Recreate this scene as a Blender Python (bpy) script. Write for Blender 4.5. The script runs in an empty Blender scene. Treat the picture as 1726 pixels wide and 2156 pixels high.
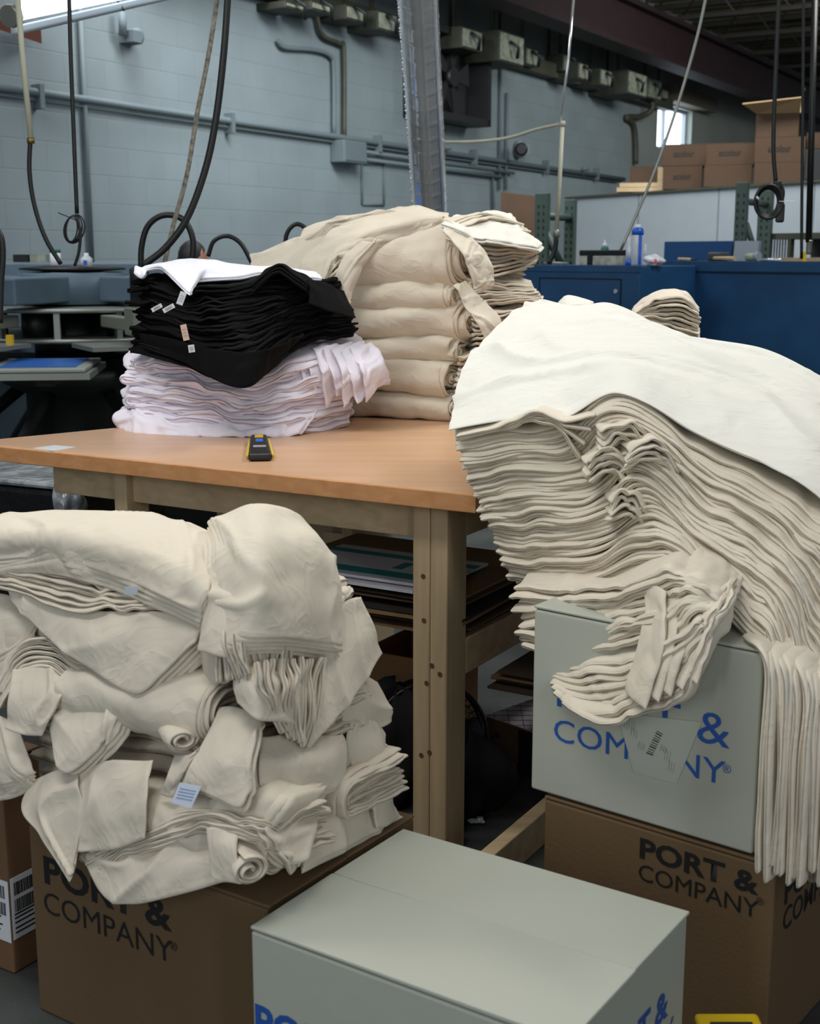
import bpy, bmesh, math, random
import numpy as np
from mathutils import Vector, Matrix

random.seed(7)
SC = bpy.context.scene
COL = SC.collection

# ------------------------------------------------------------------ camera
FPX = 2723.0; TILT = math.radians(11.2); CAMH = 1.45
cam_data = bpy.data.cameras.new('camera'); cam = bpy.data.objects.new('camera', cam_data); COL.objects.link(cam)
cam.location = (0, 0, CAMH); cam.rotation_euler = (math.pi/2 - TILT, 0, 0)
cam_data.sensor_fit = 'VERTICAL'; cam_data.sensor_height = 36.0; cam_data.sensor_width = 36.0*1726/2156
cam_data.lens = FPX/2156*36.0
cam_data.clip_start = 0.05; cam_data.clip_end = 200
cam_data.dof.use_dof = True; cam_data.dof.focus_distance = 3.2; cam_data.dof.aperture_fstop = 6.3
SC.camera = cam

# ------------------------------------------------------------------ colour management
SC.view_settings.view_transform = 'Standard'; SC.view_settings.look = 'None'
SC.view_settings.exposure = 0.0; SC.view_settings.gamma = 1.0
SC.view_settings.use_curve_mapping = False

# ------------------------------------------------------------------ world and lamps
world = bpy.data.worlds.new('world'); SC.world = world; world.use_nodes = True
wb = world.node_tree.nodes['Background']; wb.inputs[0].default_value = (0.80, 0.88, 1.0, 1); wb.inputs[1].default_value = 0.22

def area_lamp(name, loc, target, sx, sy, power, color=(1, 1, 1), spread=180):
    d = bpy.data.lights.new(name, 'AREA'); d.shape = 'RECTANGLE'; d.size = sx; d.size_y = sy
    d.energy = power; d.color = color; d.spread = math.radians(spread)
    o = bpy.data.objects.new(name, d); COL.objects.link(o); o.location = loc
    o.rotation_euler = (Vector(target)-Vector(loc)).to_track_quat('-Z', 'Y').to_euler()
    return o
# rows of overhead workshop tubes
area_lamp('overhead_lamp', (0.9, 3.5, 3.5), (0.45, 3.2, 1.0), 0.5, 2.4, 14, (1.0, 0.98, 0.94), 150)
area_lamp('overhead_lamp', (-1.3, 3.2, 3.5), (-0.5, 3.3, 0.9), 0.5, 2.2, 28, (1.0, 0.985, 0.95), 150)
area_lamp('overhead_lamp', (-0.9, 1.6, 3.4), (-0.5, 2.4, 0.6), 1.8, 0.5, 17, (1.0, 0.99, 0.95), 140)
area_lamp('overhead_lamp', (0.0, 9.5, 4.4), (0.0, 11.5, 1.8), 6.0, 0.8, 330, (0.96, 0.985, 1.0), 170)
area_lamp('overhead_lamp', (5.5, 13.5, 4.3), (5.0, 17, 2.0), 3.0, 0.8, 150, (0.97, 0.99, 0.97), 170)
area_lamp('overhead_lamp', (-3.0, 6.3, 4.2), (-2.5, 9.0, 1.6), 3.0, 0.6, 90, (0.96, 0.985, 1.0), 170)
area_lamp('overhead_lamp', (3.2, 6.0, 4.2), (2.5, 9.5, 1.6), 2.0, 0.6, 60, (0.95, 0.98, 1.0), 170)
area_lamp('overhead_lamp', (2.3, 5.2, 3.9), (0.4, 3.9, 0.1), 1.6, 0.4, 40, (1.0, 0.99, 0.96), 120)
# unseen strip lamps added behind the camera: streaks on the duct, front fill
area_lamp('window_daylight', (-3.2, -2.6, 2.3), (0, 5, 1.6), 0.6, 2.6, 42, (0.9, 0.96, 1.0), 170)
area_lamp('window_daylight', (-0.6, -2.8, 3.0), (0, 5, 1.6), 0.3, 1.6, 12, (0.9, 0.96, 1.0), 170)
area_lamp('window_daylight', (2.4, -2.6, 2.3), (0, 5, 1.6), 0.6, 2.6, 36, (0.9, 0.96, 1.0), 170)

# ------------------------------------------------------------------ pixel rays -> places in the room
_c, _s = math.cos(TILT), math.sin(TILT)
def ray(px, py):
    x = (px-863)/FPX; y = (1078-py)/FPX
    return np.array([x, _c+y*_s, -_s+y*_c])
def PY(px, py, Y):
    r = ray(px, py); return np.array([0, 0, CAMH])+r*(Y/r[1])
def PZ(px, py, z):
    r = ray(px, py); return np.array([0, 0, CAMH])+r*((z-CAMH)/r[2])
def PP(px, py, pt, n):
    r = ray(px, py); o = np.array([0, 0, CAMH]); n = np.array(n, float)
    return o+r*(np.dot(np.array(pt)-o, n)/np.dot(r, n))
WA = math.radians(30.5)
WD = np.array([math.sin(WA), math.cos(WA), 0]); WN = np.array([math.cos(WA), -math.sin(WA), 0])
W0 = np.array([-2.33, 9.7, 0.0])
def PW(px, py, off=0.0): return PP(px, py, W0+WN*off, WN)
def WT(p): return float(np.dot(np.array(p)-W0, WD))
def W(t, off, z): q = W0+WD*t+WN*off; return np.array([q[0], q[1], z])

# ------------------------------------------------------------------ tags
def tag(o, label=None, cat=None, group=None, kind=None):
    if label: o['label'] = label
    if cat: o['category'] = cat
    if group: o['group'] = group
    if kind: o['kind'] = kind
    return o
def empty(name, loc, label, cat, group=None):
    o = bpy.data.objects.new(name, None); o.empty_display_size = 0.05; COL.objects.link(o)
    o.location = Vector(loc); bpy.context.view_layer.update(); return tag(o, label, cat, group)

# ------------------------------------------------------------------ materials
def lin(c):
    r = []
    for v in c:
        v = v/255.0
        r.append(v/12.92 if v <= .04045 else ((v+.055)/1.055)**2.4)
    return (r[0], r[1], r[2], 1.0)
MATS = {}
def mat(name, rgb, rough=0.6, metal=0.0, var=0.0, vscale=6.0, bump=0.0, bscale=40.0, emit=None, es=0.0, sheen=0.0, trans=0.0, alpha=1.0, spec=0.5, stretch=None, rgb2=None):
    if name in MATS: return MATS[name]
    m = bpy.data.materials.new(name); m.use_nodes = True; nt = m.node_tree; b = nt.nodes['Principled BSDF']
    b.inputs['Base Color'].default_value = lin(rgb); b.inputs['Roughness'].default_value = rough
    b.inputs['Metallic'].default_value = metal
    b.inputs['Specular IOR Level'].default_value = spec
    if sheen: b.inputs['Sheen Weight'].default_value = sheen; b.inputs['Sheen Roughness'].default_value = .6
    if trans: b.inputs['Transmission Weight'].default_value = trans
    if alpha < 1: b.inputs['Alpha'].default_value = alpha
    if emit: b.inputs['Emission Color'].default_value = lin(emit); b.inputs['Emission Strength'].default_value = es
    tc = nt.nodes.new('ShaderNodeTexCoord'); mp = nt.nodes.new('ShaderNodeMapping'); nt.links.new(tc.outputs['Object'], mp.inputs[0])
    if stretch: mp.inputs['Scale'].default_value = stretch
    if var or rgb2:
        n = nt.nodes.new('ShaderNodeTexNoise'); n.inputs['Scale'].default_value = vscale; n.inputs['Detail'].default_value = 6
        nt.links.new(mp.outputs[0], n.inputs[0])
        cr_ = nt.nodes.new('ShaderNodeValToRGB'); nt.links.new(n.outputs[0], cr_.inputs[0])
        c = lin(rgb)
        if rgb2: a, z = c, lin(rgb2)
        else:
            a = tuple(max(0, v*(1-var)) for v in c[:3])+(1,); z = tuple(min(1, v*(1+var)) for v in c[:3])+(1,)
        cr_.color_ramp.elements[0].position = .32; cr_.color_ramp.elements[0].color = a
        cr_.color_ramp.elements[1].position = .68; cr_.color_ramp.elements[1].color = z
        nt.links.new(cr_.outputs[0], b.inputs['Base Color'])
    if bump:
        n = nt.nodes.new('ShaderNodeTexNoise'); n.inputs['Scale'].default_value = bscale; n.inputs['Detail'].default_value = 4
        nt.links.new(mp.outputs[0], n.inputs[0])
        bp = nt.nodes.new('ShaderNodeBump'); bp.inputs['Strength'].default_value = bump; bp.inputs['Distance'].default_value = .01
        nt.links.new(n.outputs[0], bp.inputs['Height']); nt.links.new(bp.outputs[0], b.inputs['Normal'])
    MATS[name] = m
    return m
def block_wall():
    m = bpy.data.materials.new('painted_block'); m.use_nodes = True; nt = m.node_tree; b = nt.nodes['Principled BSDF']
    tc = nt.nodes.new('ShaderNodeTexCoord'); mp = nt.nodes.new('ShaderNodeMapping'); nt.links.new(tc.outputs['Object'], mp.inputs[0])
    mp.inputs['Rotation'].default_value = (math.pi/2, 0, 0)
    br = nt.nodes.new('ShaderNodeTexBrick'); nt.links.new(mp.outputs[0], br.inputs[0])
    br.inputs['Scale'].default_value = 1.0; br.inputs['Brick Width'].default_value = .406; br.inputs['Row Height'].default_value = .203
    br.inputs['Mortar Size'].default_value = .006; br.inputs['Mortar Smooth'].default_value = .6
    br.inputs['Color1'].default_value = lin((128, 141, 145)); br.inputs['Color2'].default_value = lin((125, 138, 142)); br.inputs['Mortar'].default_value = lin((120, 133, 136))
    n = nt.nodes.new('ShaderNodeTexNoise'); n.inputs['Scale'].default_value = 1.2; n.inputs['Detail'].default_value = 8
    nt.links.new(tc.outputs['Object'], n.inputs[0])
    mr = nt.nodes.new('ShaderNodeMapRange'); mr.inputs[1].default_value = .3; mr.inputs[2].default_value = .75; mr.inputs[3].default_value = .82; mr.inputs[4].default_value = 1.06
    nt.links.new(n.outputs[0], mr.inputs[0])
    # the far end of the wall was painted an older cream white
    sp = nt.nodes.new('ShaderNodeSeparateXYZ'); nt.links.new(tc.outputs['Object'], sp.inputs[0])
    far = nt.nodes.new('ShaderNodeMapRange'); far.inputs[1].default_value = 10.0; far.inputs[2].default_value = 12.5
    nt.links.new(sp.outputs[0], far.inputs[0])
    mx = nt.nodes.new('ShaderNodeMix'); mx.data_type = 'RGBA'; nt.links.new(far.outputs[0], mx.inputs[0])
    nt.links.new(br.outputs[0], mx.inputs[6]); mx.inputs[7].default_value = lin((150, 158, 148))
    hs = nt.nodes.new('ShaderNodeVectorMath'); hs.operation = 'SCALE'; nt.links.new(mx.outputs[2], hs.inputs[0]); nt.links.new(mr.outputs[0], hs.inputs['Scale'])
    nt.links.new(hs.outputs[0], b.inputs['Base Color']); b.inputs['Roughness'].default_value = .55
    bp = nt.nodes.new('ShaderNodeBump'); bp.inputs['Strength'].default_value = .32; bp.inputs['Distance'].default_value = .004; bp.invert = True
    nt.links.new(br.outputs['Fac'], bp.inputs['Height']); nt.links.new(bp.outputs[0], b.inputs['Normal'])
    return m
def wood(name, c1, c2, axis=0, scale=3.0, rough=.5):
    m = bpy.data.materials.new(name); m.use_nodes = True; nt = m.node_tree; b = nt.nodes['Principled BSDF']
    tc = nt.nodes.new('ShaderNodeTexCoord'); mp = nt.nodes.new('ShaderNodeMapping'); nt.links.new(tc.outputs['Object'], mp.inputs[0])
    s = [14, 14, 14]; s[axis] = 1.0; mp.inputs['Scale'].default_value = s
    n = nt.nodes.new('ShaderNodeTexNoise'); n.inputs['Scale'].default_value = scale; n.inputs['Detail'].default_value = 7; n.inputs['Distortion'].default_value = .6
    nt.links.new(mp.outputs[0], n.inputs[0])
    cr_ = nt.nodes.new('ShaderNodeValToRGB'); nt.links.new(n.outputs[0], cr_.inputs[0])
    cr_.color_ramp.elements[0].position = .3; cr_.color_ramp.elements[0].color = lin(c1)
    cr_.color_ramp.elements[1].position = .7; cr_.color_ramp.elements[1].color = lin(c2)
    nt.links.new(cr_.outputs[0], b.inputs['Base Color']); b.inputs['Roughness'].default_value = rough
    bp = nt.nodes.new('ShaderNodeBump'); bp.inputs['Strength'].default_value = .15; bp.inputs['Distance'].default_value = .003
    nt.links.new(n.outputs[0], bp.inputs['Height']); nt.links.new(bp.outputs[0], b.inputs['Normal'])
    return m
def cotton(name, rgb, bump=.35, sheen=.15, rgb2=None, rough=.95):
    m = bpy.data.materials.new(name); m.use_nodes = True; nt = m.node_tree; b = nt.nodes['Principled BSDF']
    b.inputs['Base Color'].default_value = lin(rgb); b.inputs['Roughness'].default_value = rough; b.inputs['Specular IOR Level'].default_value = .15
    b.inputs['Sheen Weight'].default_value = sheen; b.inputs['Sheen Roughness'].default_value = .5
    tc = nt.nodes.new('ShaderNodeTexCoord')
    w = nt.nodes.new('ShaderNodeTexNoise'); w.inputs['Scale'].default_value = 7; w.inputs['Detail'].default_value = 3; w.inputs['Distortion'].default_value = .5
    mp = nt.nodes.new('ShaderNodeMapping'); mp.inputs['Scale'].default_value = (1, 1, 1.0); mp.inputs['Rotation'].default_value = (.3, .5, .7)
    nt.links.new(tc.outputs['Object'], mp.inputs[0]); nt.links.new(mp.outputs[0], w.inputs[0])
    f = nt.nodes.new('ShaderNodeTexNoise'); f.inputs['Scale'].default_value = 420; f.inputs['Detail'].default_value = 1
    nt.links.new(tc.outputs['Object'], f.inputs[0])
    # soft wrinkles plus sharper pinched creases
    w2 = nt.nodes.new('ShaderNodeTexNoise'); w2.inputs['Scale'].default_value = 10; w2.inputs['Detail'].default_value = 2.5; w2.inputs['Distortion'].default_value = 1.4
    mp2 = nt.nodes.new('ShaderNodeMapping'); mp2.inputs['Scale'].default_value = (.55, 1.3, 1.0); mp2.inputs['Rotation'].default_value = (.2, .1, .5)
    nt.links.new(tc.outputs['Object'], mp2.inputs[0]); nt.links.new(mp2.outputs[0], w2.inputs[0])
    s1 = nt.nodes.new('ShaderNodeMath'); s1.operation = 'SUBTRACT'; s1.inputs[1].default_value = .5; nt.links.new(w2.outputs[0], s1.inputs[0])
    s2 = nt.nodes.new('ShaderNodeMath'); s2.operation = 'ABSOLUTE'; nt.links.new(s1.outputs[0], s2.inputs[0])
    s3 = nt.nodes.new('ShaderNodeMath'); s3.operation = 'POWER'; s3.inputs[1].default_value = .6; nt.links.new(s2.outputs[0], s3.inputs[0])
    s4 = nt.nodes.new('ShaderNodeMath'); s4.operation = 'MULTIPLY_ADD'; s4.inputs[1].default_value = -.24; nt.links.new(s3.outputs[0], s4.inputs[0]); nt.links.new(w.outputs[0], s4.inputs[2])
    b1 = nt.nodes.new('ShaderNodeBump'); b1.inputs['Strength'].default_value = bump*1.25; b1.inputs['Distance'].default_value = .03
    nt.links.new(s4.outputs[0], b1.inputs['Height'])
    b2 = nt.nodes.new('ShaderNodeBump'); b2.inputs['Strength'].default_value = .12; b2.inputs['Distance'].default_value = .0015
    nt.links.new(f.outputs[0], b2.inputs['Height']); nt.links.new(b1.outputs[0], b2.inputs['Normal']); nt.links.new(b2.outputs[0], b.inputs['Normal'])
    if rgb2:
        v = nt.nodes.new('ShaderNodeTexNoise'); v.inputs['Scale'].default_value = 3; nt.links.new(tc.outputs['Object'], v.inputs[0])
        mx = nt.nodes.new('ShaderNodeMix'); mx.data_type = 'RGBA'; nt.links.new(v.outputs[0], mx.inputs[0]); mx.inputs[6].default_value = lin(rgb); mx.inputs[7].default_value = lin(rgb2)
        nt.links.new(mx.outputs[2], b.inputs['Base Color'])
    return m
M_WALL = block_wall()
M_FLOOR = mat('concrete_floor', (70, 74, 72), .45, var=.35, vscale=3, bump=.2, bscale=30)
M_TABLE = wood('table_ply', (196, 154, 118), (208, 167, 131), 0, 1.2, .30)
M_TEDGE = wood('table_edge', (186, 130, 82), (206, 150, 100), 0, 2.5, .5)
M_PINE = wood('pine_lumber', (176, 152, 116), (198, 174, 138), 2, 2.0, .7)
M_PINEH = wood('pine_lumber_long', (176, 152, 116), (198, 174, 138), 0, 2.0, .7)
M_CREAM = cotton('natural_cotton', (220, 211, 194), rgb2=(215, 204, 184))
M_CREAMW = cotton('natural_cotton_light', (226, 225, 216), rgb2=(225, 222, 212))
M_WHITE = cotton('white_cotton', (238, 235, 246), rgb2=(240, 230, 240))
M_WHITET = cotton('white_cotton_top', (228, 229, 238))
M_BLACK = cotton('black_cotton', (9, 9, 10), sheen=.0, rough=.98, bump=.25)
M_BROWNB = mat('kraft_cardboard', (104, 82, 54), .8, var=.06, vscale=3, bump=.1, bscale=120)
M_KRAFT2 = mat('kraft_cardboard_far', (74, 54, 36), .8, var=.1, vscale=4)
M_EDGE = mat('cardboard_edge', (90, 66, 42), .9)
M_WHITEB = mat('white_cardboard', (178, 181, 168), .65, var=.04, vscale=2.5, bump=.12, bscale=14)
M_INKK = mat('black_ink', (16, 15, 15), .7)
M_INKB = mat('blue_ink', (28, 84, 166), .6)
M_LABEL = mat('paper_label', (215, 218, 222), .6)
M_LABELP = mat('paper_label_peach', (216, 186, 168), .6)
M_STEEL = mat('galvanised_steel', (226, 228, 230), .1, .62, var=.12, vscale=8, bump=.12, bscale=16, stretch=(1, 1, .15))
M_PIPEP = mat('wall_paint_pipe', (98, 111, 115), .6, spec=.3)
M_SHADEBOX = mat('dirty_enclosure', (50, 52, 42), .6, var=.3, vscale=8)  # dirty box sides, their shade darkened into the colour as well
M_OLIVE = mat('olive_metal', (60, 62, 48), .6, var=.2)
M_GBOX = mat('grey_enclosure', (136, 142, 126), .5, var=.45, vscale=14)
M_DARK = mat('dark_metal', (22, 24, 25), .5)
M_BLK = mat('black_rubber', (16, 17, 18), .45)
M_RED = mat('oxide_red_steel', (34, 14, 16), .6, var=.2)
M_DECK = mat('roof_deck', (96, 88, 68), .6, var=.35, vscale=2)
M_JOIST = mat('dark_joist', (34, 32, 28), .6)
M_BLUE = mat('dark_blue_enamel', (32, 74, 114), .42, var=.15, vscale=5)
M_BLUED = mat('dark_blue_trim', (10, 26, 46), .5)
M_PART = mat('grey_panel', (146, 154, 160), .5, var=.03)
M_GREEN = mat('green_rack_paint', (58, 76, 68), .5, var=.15)
M_BOARD = mat('brown_hardboard', (98, 76, 58), .7, var=.1)
M_PVC = mat('cream_plastic_pipe', (190, 190, 168), .5)
M_PLASTIC = mat('white_plastic', (215, 220, 225), .35)
M_BLUEP = mat('blue_plastic', (30, 92, 200), .35)
M_GREENP = mat('green_plastic', (20, 110, 84), .4)
M_YEL = mat('yellow_plastic', (214, 180, 24), .45)
M_MACH = mat('machine_grey_blue', (92, 112, 126), .45, var=.1)
M_ALU = mat('machine_aluminium', (150, 154, 146), .4, .6)
M_CASTG = mat('cast_grey', (120, 124, 112), .5)
M_GLOW = mat('lamp_tube', (255, 255, 255), emit=(235, 245, 255), es=5.0)
M_DAY = mat('daylight_pane', (255, 255, 255), emit=(225, 238, 255), es=4.0)
M_SKIN = mat('skin', (176, 128, 104), .5)
M_HAIR = mat('dark_hair', (18, 14, 13), .6)
M_TEAL = mat('teal_print', (30, 130, 128), .6)
M_PAPER = mat('white_paper_bag', (210, 208, 214), .6)
M_FELT = mat('floor_green_board', (86, 98, 88), .7, var=.3, vscale=12)
M_BEIGE = mat('beige_panel', (168, 152, 122), .6)
M_NAVY = mat('navy_print', (22, 26, 44), .6)
M_LILAC = mat('lilac_print_paper', (196, 184, 192), .5)
M_WRAP = mat('clear_stretch_wrap', (150, 156, 160), .15, var=.5, vscale=18, bump=.9, bscale=22, spec=.9)
M_ORANGE = mat('orange_plastic', (190, 70, 30), .5)

# ------------------------------------------------------------------ mesh builder
def to_vec(p): return Vector((float(p[0]), float(p[1]), float(p[2])))
def link(name, me, parent=None):
    o = bpy.data.objects.new(name, me); COL.objects.link(o)
    if parent is not None:
        o.parent = parent
        o.matrix_parent_inverse = parent.matrix_world.inverted()
    return o
class MB:
    def __init__(s): s.bm = bmesh.new()
    def hexa(s, pts):
        v = [s.bm.verts.new(to_vec(p)) for p in pts]
        for f in ((0, 3, 2, 1), (4, 5, 6, 7), (0, 1, 5, 4), (1, 2, 6, 5), (2, 3, 7, 6), (3, 0, 4, 7)):
            s.bm.faces.new([v[i] for i in f])
        return s
    def box(s, o, a, b, c):     # origin corner and three edge vectors
        o, a, b, c = map(to_vec, (o, a, b, c))
        return s.hexa([o, o+a, o+a+b, o+b, o+c, o+a+c, o+a+b+c, o+b+c])
    def cbox(s, ctr, sx, sy, sz, rz=0):
        ca, sa = math.cos(rz), math.sin(rz); a = Vector((ca, sa, 0))*sx; b = Vector((-sa, ca, 0))*sy; c = Vector((0, 0, sz))
        return s.box(to_vec(ctr)-a/2-b/2-c/2, a, b, c)
    def wbox(s, t0, t1, o0, o1, z0, z1):
        return s.hexa([W(t0, o0, z0), W(t1, o0, z0), W(t1, o1, z0), W(t0, o1, z0), W(t0, o0, z1), W(t1, o0, z1), W(t1, o1, z1), W(t0, o1, z1)])
    def tube(s, pts, r, n=10, smooth_path=0, closed=False):
        pts = [to_vec(p) for p in pts]
        if smooth_path: pts = [to_vec(q) for q in cr_path([tuple(p) for p in pts], smooth_path)]
        rs = r if isinstance(r, (list, tuple)) else [r]*len(pts)
        if len(rs) != len(pts): rs = list(np.interp(np.linspace(0, 1, len(pts)), np.linspace(0, 1, len(rs)), rs))
        rings = []; prev = None
        for i, p in enumerate(pts):
            if closed: t = (pts[(i+1) % len(pts)]-pts[i-1]).normalized()
            else: t = (pts[min(i+1, len(pts)-1)]-pts[max(i-1, 0)]).normalized()
            if prev is None:
                u = t.cross(Vector((0, 0, 1)));
                if u.length < .05: u = t.cross(Vector((0, 1, 0)))
                u.normalize()
            else:
                u = (prev-t*prev.dot(t)).normalized()
            prev = u; w = t.cross(u)
            rings.append([s.bm.verts.new(p+(u*math.cos(a)+w*math.sin(a))*rs[i]) for a in [2*math.pi*k/n for k in range(n)]])
        m = len(rings)
        for i in range(m if closed else m-1):
            A, B = rings[i], rings[(i+1) % m]
            for k in range(n): 
                f = s.bm.faces.new((A[k], A[(k+1) % n], B[(k+1) % n], B[k])); f.smooth = True
        if not closed:
            s.bm.faces.new(rings[0][::-1]); s.bm.faces.new(rings[-1])
        return s
    def lathe(s, base, prof, n=20, axis=(0, 0, 1)):
        ax = to_vec(axis).normalized(); u = ax.orthogonal().normalized(); w = ax.cross(u); base = to_vec(base); rings = []
        for r, h in prof: rings.append([s.bm.verts.new(base+ax*h+(u*math.cos(2*math.pi*k/n)+w*math.sin(2*math.pi*k/n))*max(r, 1e-4)) for k in range(n)])
        for A, B in zip(rings, rings[1:]):
            for k in range(n):
                f = s.bm.faces.new((A[k], A[(k+1) % n], B[(k+1) % n], B[k])); f.smooth = True
        s.bm.faces.new(rings[0][::-1]); s.bm.faces.new(rings[-1])
        return s
    def ell(s, ctr, rx, ry, rz, n=20, m=12):
        ctr = to_vec(ctr); rings = []
        for i in range(m+1):
            th = math.pi*i/m; rr = max(math.sin(th), 1e-3)
            rings.append([s.bm.verts.new(ctr+Vector((rx*rr*math.cos(2*math.pi*k/n), ry*rr*math.sin(2*math.pi*k/n), -rz*math.cos(th)))) for k in range(n)])
        for A, B in zip(rings, rings[1:]):
            for k in range(n):
                f = s.bm.faces.new((A[k], A[(k+1) % n], B[(k+1) % n], B[k])); f.smooth = True
        return s
    def poly(s, pts, ext):       # planar outline extruded by the vector ext
        v = [s.bm.verts.new(to_vec(p)) for p in pts]; e = to_vec(ext); w = [s.bm.verts.new(q.co+e) for q in v]
        s.bm.faces.new(v); s.bm.faces.new(w[::-1]); n = len(v)
        for i in range(n): s.bm.faces.new((v[(i+1) % n], v[i], w[i], w[(i+1) % n]))
        return s
    def build(s, name, m, parent=None, bevel=0.0, seg=2):
        bm = s.bm
        bmesh.ops.recalc_face_normals(bm, faces=bm.faces)
        me = bpy.data.meshes.new(name); bm.to_mesh(me); bm.free()
        ctr = Vector((0, 0, 0))
        if len(me.vertices):
            co = np.empty(len(me.vertices)*3); me.vertices.foreach_get('co', co); co = co.reshape(-1, 3)
            ctr = Vector(((co[:, 0].min()+co[:, 0].max())/2, (co[:, 1].min()+co[:, 1].max())/2, co[:, 2].min()))
        me.transform(Matrix.Translation(-ctr))
        me.materials.append(m)
        o = bpy.data.objects.new(name, me); COL.objects.link(o); o.location = ctr
        if parent is not None:
            o.parent = parent; o.matrix_parent_inverse = parent.matrix_world.inverted()
        if bevel:
            md = o.modifiers.new('bevel', 'BEVEL'); md.width = bevel; md.segments = seg; md.limit_method = 'ANGLE'
        bpy.context.view_layer.update()
        return o
def cr_path(pts, n):
    p = np.array(pts, float); m = len(p); out = []
    U = np.linspace(0, m-1, (m-1)*n+1)
    P = np.vstack([2*p[0]-p[1], p, 2*p[-1]-p[-2]])
    for u in U:
        i = min(int(u), m-2); t = u-i; a, b, c, d = P[i:i+4]
        out.append(.5*((2*b)+(-a+c)*t+(2*a-5*b+4*c-d)*t*t+(-a+3*b-3*c+d)*t**3))
    return out

def text_part(txt, origin, right, up, height, m, parent, name='printed_text', bold=0.0, squeeze=1.0, spacing=1.0, push=.0012):
    cu = bpy.data.curves.new('text', 'FONT'); cu.body = txt; cu.size = 1.0; cu.offset = bold; cu.space_character = spacing; cu.resolution_u = 3
    to = bpy.data.objects.new('text', cu); COL.objects.link(to)
    bpy.context.view_layer.update()
    dg = bpy.context.evaluated_depsgraph_get(); me = bpy.data.meshes.new_from_object(to.evaluated_get(dg))
    bpy.data.objects.remove(to); bpy.data.curves.remove(cu)
    r = to_vec(right).normalized(); u = to_vec(up).normalized(); nn = r.cross(u)
    k = height/.72
    o3 = to_vec(origin)+nn*push
    M = Matrix(((r.x*k*squeeze, u.x*k, nn.x*k, 0), (r.y*k*squeeze, u.y*k, nn.y*k, 0), (r.z*k*squeeze, u.z*k, nn.z*k, 0), (0, 0, 0, 1)))
    me.transform(M); me.name = name; me.materials.clear(); me.materials.append(m)
    o = bpy.data.objects.new(name, me); COL.objects.link(o); o.location = o3
    if parent is not None: o.parent = parent; o.matrix_parent_inverse = parent.matrix_world.inverted()
    bpy.context.view_layer.update()
    return o
# ================================================================== SETTING
def rot_obj(o_mesh_build_name, *a): pass
# wall with a real window opening; built in its own frame so the block coursing runs along it
WX0, WX1, WZ0, WZ1 = 11.80, 13.35, 3.02, 3.68
def wall_mesh():
    s = MB(); T = -.22
    def lb(x0, x1, z0, z1): s.box((x0, 0, z0), (x1-x0, 0, 0), (0, -T, 0), (0, 0, z1-z0))
    lb(-9, WX0, 0, 5.2); lb(WX1, 30, 0, 5.2); lb(WX0, WX1, 0, WZ0); lb(WX0, WX1, WZ1, 5.2)
    me = bpy.data.meshes.new('wall_left'); bmesh.ops.recalc_face_normals(s.bm, faces=s.bm.faces); s.bm.to_mesh(me); s.bm.free()
    me.materials.append(M_WALL)
    o = bpy.data.objects.new('wall_left', me); COL.objects.link(o)
    o.location = (W0[0], W0[1], 0); o.rotation_euler = (0, 0, math.pi/2-WA)
    tag(o, kind='structure')
wall_mesh()
bpy.context.view_layer.update()
fl = MB().box((-12, -3, -.05), (40, 0, 0), (0, 45, 0), (0, 0, .05)).build('floor', M_FLOOR); tag(fl, kind='structure')
win = MB(); 
for a in ((WX0, WX0+.05, WZ0, WZ1), (WX1-.05, WX1, WZ0, WZ1), (WX0, WX1, WZ0, WZ0+.05), (WX0, WX1, WZ1-.05, WZ1), (12.32, 12.37, WZ0, WZ1)): win.wbox(a[0], a[1], -.14, -.09, a[2], a[3])
w1 = win.build('window_1', M_PART); tag(w1, kind='structure')
pane = MB().wbox(WX0, WX1, -.20, -.18, WZ0, WZ1).build('window_pane', M_DAY, w1)
sh = MB().wbox(12.0, 13.9, .0, .22, 3.70, 3.92).build('trim_1', mat('window_hood', (92, 84, 70), .7)); tag(sh, kind='structure')
# girder, deck, joists
g = MB().wbox(-6, 26, .86, .94, 3.92, 4.36).wbox(-6, 26, .75, 1.05, 3.86, 3.92).wbox(-6, 26, .75, 1.05, 4.36, 4.42)
tag(g.build('trim_2', M_RED), kind='structure')
dk = MB()
for k in range(90):     # ribbed deck
    t = -5+k*.33
    dk.wbox(t, t+.18, -.2, 16, 4.98, 5.0); dk.wbox(t+.16, t+.35, -.2, 16, 5.03, 5.05); dk.wbox(t+.155, t+.185, -.2, 16, 4.98, 5.05)
tag(dk.build('ceiling', M_DECK), kind='structure')
for k in range(13):
    t = 3.0+k*1.7
    j = MB()
    j.wbox(t-.04, t+.04, -.1, 15.5, 4.90, 4.97); j.wbox(t-.03, t+.03, .9, 15.5, 4.44, 4.49)
    q = 1.0
    while q < 15:
        j.tube([W(t, q, 4.47), W(t, q+.35, 4.92), W(t, q+.7, 4.47)], .014, 6); q += .7
    tag(j.build('trim_%d' % (k+3), M_JOIST), kind='structure')

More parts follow.
